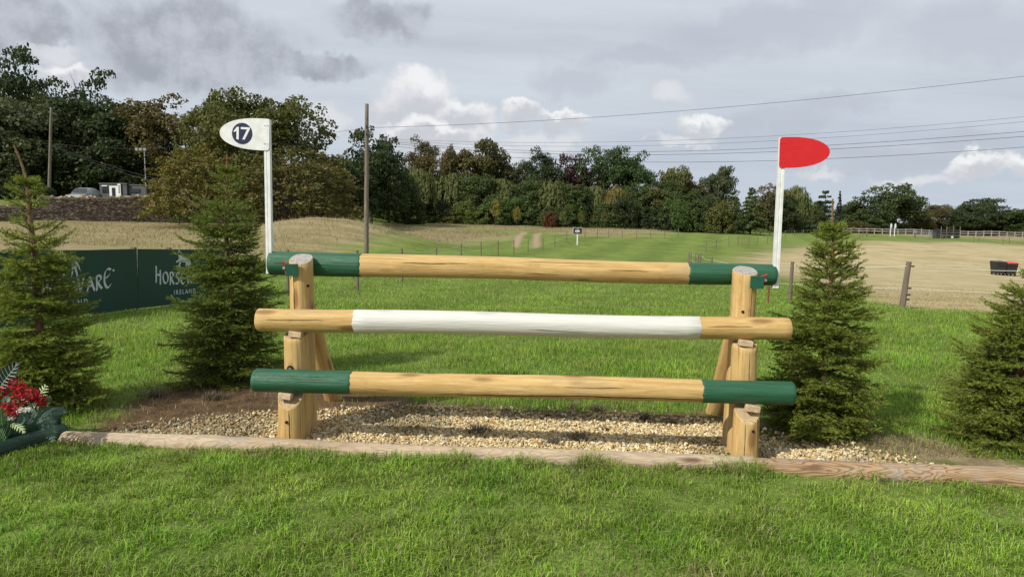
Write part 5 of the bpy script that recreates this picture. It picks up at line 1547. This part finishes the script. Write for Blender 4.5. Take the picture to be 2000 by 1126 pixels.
# ------------------------------------------------------------------ small things in the far field
def build_board():
    d = 62.0; b = stand(1128, d); zt = pix(1128, 445, d).z; zb = pix(1128, 456, d).z
    w = 16.5 / F * d / 2
    T = empty('notice_board', b); tag(T, 'black notice board with white lettering on a white post by the track', 'sign')
    MB().box((-.05, -.05, -.2), (.05, .05, zb - b.z + .1)).build('post', M_WHITE, T, Matrix.Translation(b))
    bd = MB().box((-w, -.09, zb - b.z), (w, -.06, zt - b.z)).build('board', M_BLACK, T, Matrix.Translation(b))
    MB().box((-w - .03, -.055, zb - b.z - .03), (w + .03, -.035, zt - b.z + .02)).build('edge_frame', M_WHITE, bd, Matrix.Translation(b))
    zc = (zb + zt) / 2
    for txt, dz, sz in (('Media', .02, .17), ('POINT', -.10, .15)):
        me = text_mesh(txt, sz, .006); me.materials.append(M_WHITE)
        link(bpy.data.objects.new('lettering', me), bd, Matrix.Translation((b.x, b.y - .094, zc + dz)) @ Matrix.Rotation(R(90), 4, 'X'))
    m = MB(); m.prism([(-.06, .12), (-.02, .18), (.05, .17), (.07, .13), (.02, .14)], 0, .003)
    m.build('emblem', M_WHITE, bd, Matrix.Translation((b.x, b.y - .094, zc)) @ Matrix.Rotation(R(90), 4, 'X'))
build_board()
def build_bins():
    d = 53.0
    for k, px in enumerate((1956.5, 1978.5)):
        b = stand(px, d); w = 10.4 / F * d; H = 1.08
        T = empty('wheelie_bin', b); tag(T, ['black wheeled bin with a black lid in the dry paddock', 'black wheeled bin with a red lid in the dry paddock'][k], 'bin')
        M = Matrix.Translation(b) @ Matrix.Rotation(-.08, 4, 'Z')
        m = MB(); t0, t1 = .84, 1.0; z0, z1 = .14, H - .10
        vs = [(-w * t0, -w * t0 * .9, z0), (w * t0, -w * t0 * .9, z0), (w * t0, w * t0 * .9, z0), (-w * t0, w * t0 * .9, z0), (-w * t1, -w, z1), (w * t1, -w, z1), (w * t1, w, z1), (-w * t1, w, z1)]
        m.add(vs, [(3, 2, 1, 0), (4, 5, 6, 7), (0, 1, 5, 4), (1, 2, 6, 5), (2, 3, 7, 6), (3, 0, 4, 7)]); m.build('body', M_BLACK, T, M, bevel=.02)
        ml = M_BLACK if k == 0 else plain('red_lid', (.55, .06, .07), .5)
        m = MB(); vs = [(-w * 1.05, -w * 1.08, H - .10), (w * 1.05, -w * 1.08, H - .10), (w * 1.05, w * 1.05, H - .10), (-w * 1.05, w * 1.05, H - .10), (-w * .95, -w * .9, H - .03), (w * .95, -w * .9, H - .03), (w * .95, w * .95, H + .02), (-w * .95, w * .95, H + .02)]
        m.add(vs, [(3, 2, 1, 0), (4, 5, 6, 7), (0, 1, 5, 4), (1, 2, 6, 5), (2, 3, 7, 6), (3, 0, 4, 7)]); m.build('lid', ml, T, M, bevel=.015)
        MB().box((-w * .6, -w * 1.0 - .03, H - .3), (w * .6, -w * .98 + .02, H - .24)).build('handle', M_BLACK, T, M)
        for sx in (-1, 1):
            for sy in (-1, 1):
                MB().tube([(sx * w * .7 - .03, sy * w * .6, .08), (sx * w * .7 + .03, sy * w * .6, .08)], .085, 12).build('wheel', M_DARK, T, M)
                MB().box((sx * w * .7 - .02, sy * w * .6 - .02, .08), (sx * w * .7 + .02, sy * w * .6 + .02, .16)).build('castor_fork', M_STEEL, T, M)
build_bins()
def build_far():
    # black stall
    d = 118.0; b = stand(1857, d); w = 38 / F * d / 2; h = pix(1857, 448, d).z - b.z
    T = empty('stall', b); tag(T, 'black open topped stall standing in the far paddock', 'stall')
    M = Matrix.Translation(b)
    MB().box((-w, 0, -.2), (w, 2.2, h)).build('screen', M_BLACK, T, M)
    for xx in (-w + .06, -w * .4, w * .3, w - .06): MB().box((xx - .05, -.1, -.1), (xx + .05, -.01, h + .55)).build('post', M_STAKE, T, M)
    for z in (.5, 1.0): MB().box((-w, -.16, z - .04), (w, -.105, z + .04)).build('rail', M_STAKE, T, M)
    MB().box((.1, -.22, .1), (.45, -.17, .42)).build('notice', M_WHITE, T, M)
    # mesh hurdles beside it
    for k in range(3):
        a = stand(1788 + k * 16, 119); L = 15.5 / F * 119
        T = empty('mesh_hurdle', a); tag(T, 'pale grey mesh hurdle panel beside the black stall', 'hurdle', 'mesh hurdles by the stall'); M = Matrix.Translation(a)
        for xx in (0, L): MB().box((xx - .03, -.03, -.1), (xx + .03, .03, 1.2)).build('upright', M_STEEL, T, M)
        for z in np.linspace(.1, 1.15, 9): MB().box((0, -.012, z - .012), (L, .012, z + .012)).build('bar', M_STEEL, T, M)
    # small box post at the end
    a = stand(1788, 118.5); T = empty('control_box', a); tag(T, 'pale box on a short post at the end of the mesh hurdles', 'box')
    MB().box((-.06, -.06, -.1), (.06, .06, .9)).build('post', M_STAKE, T, Matrix.Translation(a)); MB().box((-.2, -.16, .8), (.2, .16, 1.25)).build('box', M_STEEL, T, Matrix.Translation(a), bevel=.02)
    # pair of white flags on a far jump
    for k, px in enumerate((1740, 1748)):
        a = stand(px, 120); T = empty('jump_flag', a); tag(T, 'distant white flag on a white post in the far paddock', 'flag', 'white flags of a far jump'); M = Matrix.Translation(a)
        MB().box((-.06, -.04, -.1), (.06, .04, 1.75)).build('post', M_WHITE, T, M); MB().prism([(-.12, 1.45), (.14, 1.45), (.2, 1.9), (.12, 2.25), (-.1, 2.2)], -.02, .02, Matrix.Rotation(R(90), 4, 'X')).build('board', M_WHITE, T, M @ Matrix.Translation((0, -.07, 0)))
    # log pile
    T = empty('log_pile', stand(1675, 156)); tag(T, 'pile of pale cut logs beyond the paddock fence', 'log pile')
    c0 = stand(1675, 156); me = log_mesh('log', 1.6, .16, .14, seg=9, rings=3, amp=.05, mats=[M_STAKE, M_END], seed=3)
    rr = np.random.default_rng(9)
    for k in range(46):
        row = int(k / 14); x = (k % 14 - 6.5 + .5 * (row % 2)) * .33 + rr.normal(0, .05)
        o = bpy.data.objects.new('log', me); link(o, T, Matrix.Translation((c0.x + x, c0.y - .6 + rr.normal(0, .15), c0.z + .15 + row * .27)) @ Matrix.Rotation(R(90) + rr.normal(0, .1), 4, 'Z'))
    # old post in the paddock
    a = stand(1694, 112); o = log('gate_post', a - Vector((0, 0, .1)), a + Vector((0, 0, 1.1)), .10, .1, [M_STAKE, M_END_GREY], None, 8, seg=10, rings=5)
    tag(o, 'single stout post in the far paddock near the white flags', 'post')
build_far()

# ------------------------------------------------------------------ green banner boards
PEN = {  # broad-nib letters, strokes in letter units (height 1)
 'H': (.72, [[(.10, 1.08), (.14, .95), (.12, .0)], [(.12, .50), (.30, .56), (.50, .50)], [(.52, .86), (.54, .4), (.52, .0), (.58, -.06)]]),
 'O': (.70, [[(.32, .78), (.14, .66), (.08, .40), (.16, .12), (.34, .02), (.52, .14), (.58, .40), (.50, .66), (.32, .78)]]),
 'R': (.62, [[(.10, .80), (.12, .4), (.10, -.06)], [(.06, .72), (.26, .80), (.44, .70), (.40, .50), (.14, .40)], [(.20, .40), (.36, .16), (.52, .0)]]),
 'S': (.56, [[(.46, .70), (.30, .78), (.14, .66), (.20, .50), (.36, .38), (.42, .20), (.28, .02), (.08, .06)]]),
 'E': (.60, [[(.48, .70), (.30, .78), (.12, .58), (.08, .34), (.18, .08), (.36, .0), (.50, .10)], [(.10, .42), (.40, .46)]]),
 'W': (1.0, [[(.04, .80), (.16, .66), (.28, .02)], [(.28, .02), (.46, .62)], [(.46, .74), (.60, .02)], [(.60, .02), (.86, .78)]]),
 'A': (.72, [[(.10, .0), (.36, .76)], [(.30, .80), (.46, .44), (.62, .04), (.68, .0)], [(.20, .26), (.50, .30)]]),
 'e': (.70, [[(.64, .98), (.42, 1.08), (.18, .90), (.10, .56), (.12, .26), (.26, .0), (.46, -.02), (.60, .12)], [(.12, .54), (.40, .62), (.56, .74)]]),
}
def pen_word(letters, size, arch):
    m = MB(); x = 0; nib = Vector((math.cos(R(38)), math.sin(R(38)), 0)) * .060; k = 0
    tot = sum(PEN[c][0] for c in letters)
    for ci, c in enumerate(letters):
        w, strokes = PEN[c]
        for st in strokes:
            pts = [Vector((a, b, 0)) for a, b in st]
            if len(pts) > 3:   # smooth curves
                sm = []
                for i in range(len(pts) - 1):
                    p0, p1, p2, p3 = pts[max(i - 1, 0)], pts[i], pts[i + 1], pts[min(i + 2, len(pts) - 1)]
                    for s in (0, .34, .67):
                        sm.append(.5 * ((2 * p1) + (p2 - p0) * s + (2 * p0 - 5 * p1 + 4 * p2 - p3) * s * s + (3 * p1 - p0 - 3 * p2 + p3) * s ** 3))
                pts = sm + [pts[-1]]
            for i in range(len(pts) - 1):
                a, b = pts[i], pts[i + 1]; t = (b - a).normalized(); nrm = Vector((-t.y, t.x, 0))
                o = nib + nrm * math.copysign(.022, nib.dot(nrm))
                e = t * .012
                q = [a - o - e, b - o + e, b + o + e, a + o - e]
                if (q[1] - q[0]).cross(q[3] - q[0]).z < 0: q = q[::-1]
                z = .002 + (k % 40) * .00012; k += 1
                m.add([((v.x + x - tot / 2) * size, (v.y + arch * (((x + v.x) / tot - .5) * 2) ** 2) * size, z) for v in q], [(0, 1, 2, 3)])
        x += w
    return m
HORSE = [(-.50, .20), (-.56, .30), (-.60, .44), (-.52, .52), (-.47, .60), (-.44, .52), (-.32, .44), (-.20, .30), (.0, .24), (.16, .26), (.28, .22), (.42, .14), (.52, .0), (.60, -.22), (.50, -.12), (.40, -.02), (.34, .06),
         (.36, -.10), (.42, -.30), (.44, -.52), (.38, -.52), (.32, -.28), (.22, -.08), (.16, -.24), (.08, -.40), (.02, -.38), (.10, -.20), (.08, .0), (-.14, -.02), (-.28, .04), (-.42, -.14), (-.30, -.30), (-.36, -.36), (-.54, -.14), (-.44, .06), (-.56, .0), (-.74, -.02), (-.76, .04), (-.56, .10)]
def build_banners():
    y0 = 8.75; L = 2.55
    for k in range(2):
        ya = y0 + k * L; xa = -6.62 + .16 * (ya - 8.9); xb = -6.62 + .16 * (ya + L - 8.9)
        a, b = Vector((xa, ya, 0)), Vector((xb, ya + L, 0)); a.z = zg(a.x, a.y) + .02; b.z = zg(b.x, b.y) + .02
        T = empty('banner_board', a); tag(T, ['dark green advertising board behind the spruce by the flower planter', 'dark green advertising board partly hidden by the broad dark spruce'][k], 'banner')
        ax = (b - a).normalized(); n = Vector((ax.y, -ax.x, 0)); up = Vector((0, 0, 1)); up = (up - ax * up.dot(ax)).normalized(); n = ax.cross(up)
        M = Matrix((ax, up, n)).transposed().to_4x4(); M.translation = a    # local x along, y up, z towards the track
        LL = (b - a).length
        bd = MB().box((0, 0, -.012), (LL - .003, .99, .0)).build('panel', M_BANNER, T, M, bevel=.002)
        for xx in (.85, LL - .02): MB().box((xx - .03, -.12, -.09), (xx + .03, 1.02, -.013)).build('post', M_STAKE, T, M)
        c = LL * (.455, .475)[k]
        w = pen_word('HORSEWARe', .262, .22); w.build('lettering', M_PRINT, bd, M @ Matrix.Translation((c, .36, 0)))
        m = MB(); m.prism([(x * .33, y * .40) for x, y in HORSE], .001, .003); m.build('emblem', M_PRINT, bd, M @ Matrix.Translation((c, .76, 0)))
        me = text_mesh('IRELAND', .115, .002, spacing=1.5); me.materials.append(M_PRINT)
        link(bpy.data.objects.new('lettering', me), bd, M @ Matrix.Translation((c, .21, .003)))
        m = MB(); m.tube([(c + .86, .66, .002), (c + .86, .66, .004)], .02, 10); m.build('mark', M_PRINT, bd, M)
build_banners()

# ------------------------------------------------------------------ flower planter
def build_planter():
    a, b = Vector((-3.04, 4.52, 0)), Vector((-3.42, 3.55, 0))
    T = empty('flower_planter', (a.x, a.y, zg(a.x, a.y))); tag(T, 'dark green log planter full of artificial flowers beside the edging log', 'planter')
    za, zb = zg(a.x, a.y), zg(b.x, b.y)
    dirv = (b - a).normalized(); nl = Vector((-1, 0, 0)) - dirv * Vector((-1, 0, 0)).dot(dirv); nl.normalize()
    mg = material('dark_green_paint', wood_fn(0, 0, 0, paint=(.012, .045, .028), prough=.4))
    log('log', a + Vector((0, 0, za + .045)), b + Vector((0, 0, zb + .045)), .055, .055, [mg, mg], T, 1, rings=14)
    log('log', a + nl * .10 + Vector((0, 0, za + .125)), b + nl * .10 + Vector((0, 0, zb + .125)), .085, .085, [mg, mg], T, 2, rings=14)
    q0, q1 = a + nl * .12, b + nl * .12
    m = MB(); vs = []
    for p in (q0, q1, q1 + nl * .5, q0 + nl * .5): vs.append((p.x, p.y, zg(p.x, p.y) - .02))
    for p in (q0, q1, q1 + nl * .5, q0 + nl * .5): vs.append((p.x, p.y, zg(p.x, p.y) + .16))
    m.add(vs, [(3, 2, 1, 0), (4, 5, 6, 7), (0, 1, 5, 4), (1, 2, 6, 5), (2, 3, 7, 6), (3, 0, 4, 7)]); m.build('soil_tray', M_SOIL, T)
    r = np.random.default_rng(77)
    m_red = plain('red_petal', (.36, .010, .018), .6, .25, 30); m_wh = plain('white_petal', (.70, .68, .60), .7, .08, 30)
    m_lf = plain('silk_leaf', (.055, .125, .032), .55, .3, 30); m_dk = plain('dark_leaf', (.010, .030, .020), .4, .2, 20, .5); m_vein = plain('leaf_vein', (.55, .62, .52), .6)
    m_blue = plain('eucalyptus_leaf', (.050, .095, .065), .55, .2, 20); m_fern = plain('fern_leaf', (.060, .105, .065), .5, .25, 20)
    m_pale = plain('variegated_leaf', (.30, .38, .17), .55, .3, 30); m_stem = plain('flower_stem', (.03, .06, .02), .6)
    def soil(x, y): return zg(x, y) + .13
    def stem(m, c):
        bx, by = c.x * .6 + (a.x + nl.x * .3) * .4, c.y; m.tube([(bx, by, soil(bx, by)), ((bx + c.x) / 2, by, (soil(bx, by) + c.z) / 2), c[:]], .004, 5)
    def head(px, py, d, s, kind, label, grp):
        c = pix(px, py, d); T = empty({'red': 'red_geranium', 'white': 'white_chrysanthemum'}[kind], (c.x, c.y, soil(c.x, c.y))); tag(T, label, 'flower', grp)
        m = MB(); stem(m, c); m.build('stem', m_stem, T)
        m = MB()
        n = 60 if kind == 'red' else 90
        for k in range(n):
            dv = sph(1, r)[0]; dv[2] = abs(dv[2]) * 1.0 if kind == 'white' else dv[2]
            p = c + Vector(dv * s * r.uniform(.55, 1)); t1 = Vector(np.cross(dv, r.normal(size=3))).normalized(); t2 = Vector(dv).cross(t1)
            w = s * (.42 if kind == 'red' else .26); up = Vector(dv) * w * .35
            t1 = (t1 + Vector(sph(1, r)[0]) * (.5 if kind == 'red' else .15)).normalized()
            m.add([p - t1 * w * .3, p + t2 * w * .5 + up, p + t1 * w * .8 + up * .6, p - t2 * w * .5 + up, p + t1 * w * .3], [(0, 4, 1), (1, 4, 2), (2, 4, 3), (3, 4, 0)])
        m.build('petals', m_red if kind == 'red' else m_wh, T, smooth=False)
    RL = 'frilly red geranium head in the green log planter'
    for (px, py, d, s) in [(42, 762, 4.25, .050), (66, 772, 4.2, .052), (18, 795, 4.05, .048), (40, 778, 4.1, .045), (4, 765, 4.3, .045), (30, 748, 4.3, .042), (78, 782, 4.2, .042), (24, 806, 4.0, .035), (-30, 780, 4.1, .05), (-60, 800, 3.9, .05)]:
        head(px, py, d, s, 'red', RL, 'red geraniums in the planter')
    for (px, py, d, s) in [(40, 804, 4.02, .030), (55, 803, 4.02, .030), (48, 785, 4.15, .026), (22, 818, 3.98, .024)]:
        head(px, py, d, s, 'white', 'round white pompom bloom in the green log planter', 'white blooms in the planter')
    def frond(name, c0, c1, wd, n, mat, label, grp=None, sag=.05, curl=0.3, sub='leaflets'):
        p0, p1 = Vector(c0), Vector(c1); T = empty(name, p0); tag(T, label, 'foliage', grp)
        L = (p1 - p0).length; pts = [p0.lerp(p1, s) + Vector((0, 0, 4 * s * (1 - s) * sag)) for s in np.linspace(0, 1, 12)]
        m = MB(); m.tube(pts, .003, 5); m.build('midrib', mat, T)
        m = MB()
        for k in range(n):
            s = (k + .5) / n; i = min(10, int(s * 11)); p = pts[i].lerp(pts[i + 1], s * 11 - i); d = (pts[i + 1] - pts[i]).normalized()
            up = Vector((.15, -.55, .8)); sd = d.cross(up).normalized(); w = wd * math.sin(math.pi * (.12 + .83 * s)) ** .8
            for sg in (-1, 1):
                e = (sd * sg + d * curl + Vector((0, 0, -.25))).normalized(); lw = L / n * .5
                m.add([p - d * lw * .5, p + e * w * .5 - d * lw * .6 + Vector((0, 0, .004)), p + e * w, p + e * w * .5 + d * lw * .5, p + d * lw * .5], [(0, 1, 2, 3, 4)])
        m.build(sub, mat, T)
    base = pix(80, 815, 4.3)
    frond('fern_frond', base, pix(128, 806, 4.25), .055, 16, m_fern, 'fern frond arching sideways out of the planter over the edging log', sag=.03)
    frond('fern_frond', base, pix(104, 862, 4.05), .06, 18, m_fern, 'fern frond hanging down over the corner of the planter', sag=.05)
    frond('leaf_sprig', pix(66, 800, 4.25), pix(90, 752, 4.3), .05, 7, m_pale, 'pale green leafy sprig beside the red geraniums', 'pale sprigs in the planter', sag=.01, curl=.8)
    frond('leaf_sprig', pix(20, 830, 4.0), pix(48, 845, 3.95), .035, 6, m_pale, 'pale green leafy sprig trailing over the green log', sag=.02, curl=.8)
    frond('leaf_sprig', pix(5, 830, 3.95), pix(2, 796, 3.95), .05, 6, m_lf, 'green leafy sprig at the front of the planter', 'green sprigs in the planter', sag=.0, curl=.9)
    frond('leaf_sprig', pix(70, 815, 4.2), pix(98, 775, 4.25), .05, 7, m_lf, 'green leafy sprig beside the red geraniums', 'green sprigs by the geraniums', sag=.02, curl=.8)
    frond('leaf_sprig', pix(10, 860, 3.9), pix(-6, 842, 3.9), .05, 6, m_lf, 'green leafy sprig hanging over the planter rail', sag=.0, curl=.9)
    for k, (px, py, d) in enumerate([(66, 808, 4.1), (60, 822, 4.05), (54, 765, 4.2), (30, 785, 4.15), (62, 790, 4.15), (12, 780, 4.2), (44, 820, 4.0)]):
        c = pix(px, py, d); T = empty('eucalyptus_leaf', c); tag(T, 'round blue green leaf among the planter flowers', 'leaf', 'round leaves in the planter')
        ax = Vector(sph(1, r)[0] * .6 + np.array([.2, -.8, .5])).normalized(); x_ = ax.cross(Vector((0, 0, 1))).normalized(); y_ = ax.cross(x_)
        ring = [c + (x_ * math.cos(q) + y_ * math.sin(q)) * .024 for q in np.linspace(0, 6.28, 11)[:-1]]
        m = MB(); m.add([c + ax * -.006] + ring, [(0, i + 1, (i + 1) % 10 + 1) for i in range(10)]); m.build('blade', m_blue, T)
        m = MB(); bs_ = Vector((c.x - .03, c.y + .02, soil(c.x, c.y))); m.tube([c, (c + bs_) / 2 + Vector((.01, 0, 0)), bs_], .002, 4); m.build('stalk', m_stem, T)
    # large dark leaves with pale veins
    for k, (c0, c1) in enumerate((((-2, 760), (34, 706)), ((-60, 770), (-20, 700)))):
        p0, p1 = pix(*c0, 4.35), pix(*c1, 4.3); T = empty('veined_leaf', p0); tag(T, 'large dark leaf with pale veins standing above the planter', 'leaf', 'large veined leaves in the planter')
        d = p1 - p0; L = d.length; d.normalize(); nrm = Vector((.25, -.9, .3)); sd = d.cross(nrm).normalized(); n2 = sd.cross(d)
        m = MB(); N = 14; vs = []; fs = []
        for i in range(N + 1):
            s = i / N; w = .062 * math.sin(math.pi * min(1, .06 + .94 * s) ** .8) + .001; p = p0 + d * L * s + n2 * (-.03 * s * s)
            vs += [p - sd * w + n2 * .012, p, p + sd * w + n2 * .012]
        for i in range(N): fs += [(i * 3, i * 3 + 1, i * 3 + 4, i * 3 + 3), (i * 3 + 1, i * 3 + 2, i * 3 + 5, i * 3 + 4)]
        m.add(vs, fs); m.build('blade', m_dk, T, smooth=True)
        m = MB(); sgn = -1 if n2.y > 0 else 1
        off = n2 * (.004 * (1 if n2.dot(Vector((0, -1, 0))) > 0 else -1))
        m.tube([p0 + d * L * s + n2 * (-.03 * s * s) + off for s in np.linspace(0, .97, 8)], .0022, 4)
        for i in range(1, 9):
            s = i / 10; p = p0 + d * L * s + n2 * (-.03 * s * s) + off; s2 = min(1, s + .13); w = (.062 * math.sin(math.pi * min(1, .06 + .94 * s2) ** .8)) * .88
            for sg in (-1, 1):
                q = p0 + d * L * s2 + sd * sg * w + n2 * (-.03 * s2 * s2 + .0105) + off
                m.tube([p, p.lerp(q, .5) + off * .3, q], .0014, 4)
        m.build('veins', m_vein, T)
        m = MB(); m.tube([p0, Vector((p0.x, p0.y, soil(p0.x, p0.y)))], .004, 5); m.build('stalk', m_stem, T)
build_planter()

# ------------------------------------------------------------------ render settings
S.render.engine = 'CYCLES'
S.cycles.max_bounces = 6
S.cycles.transparent_max_bounces = 6
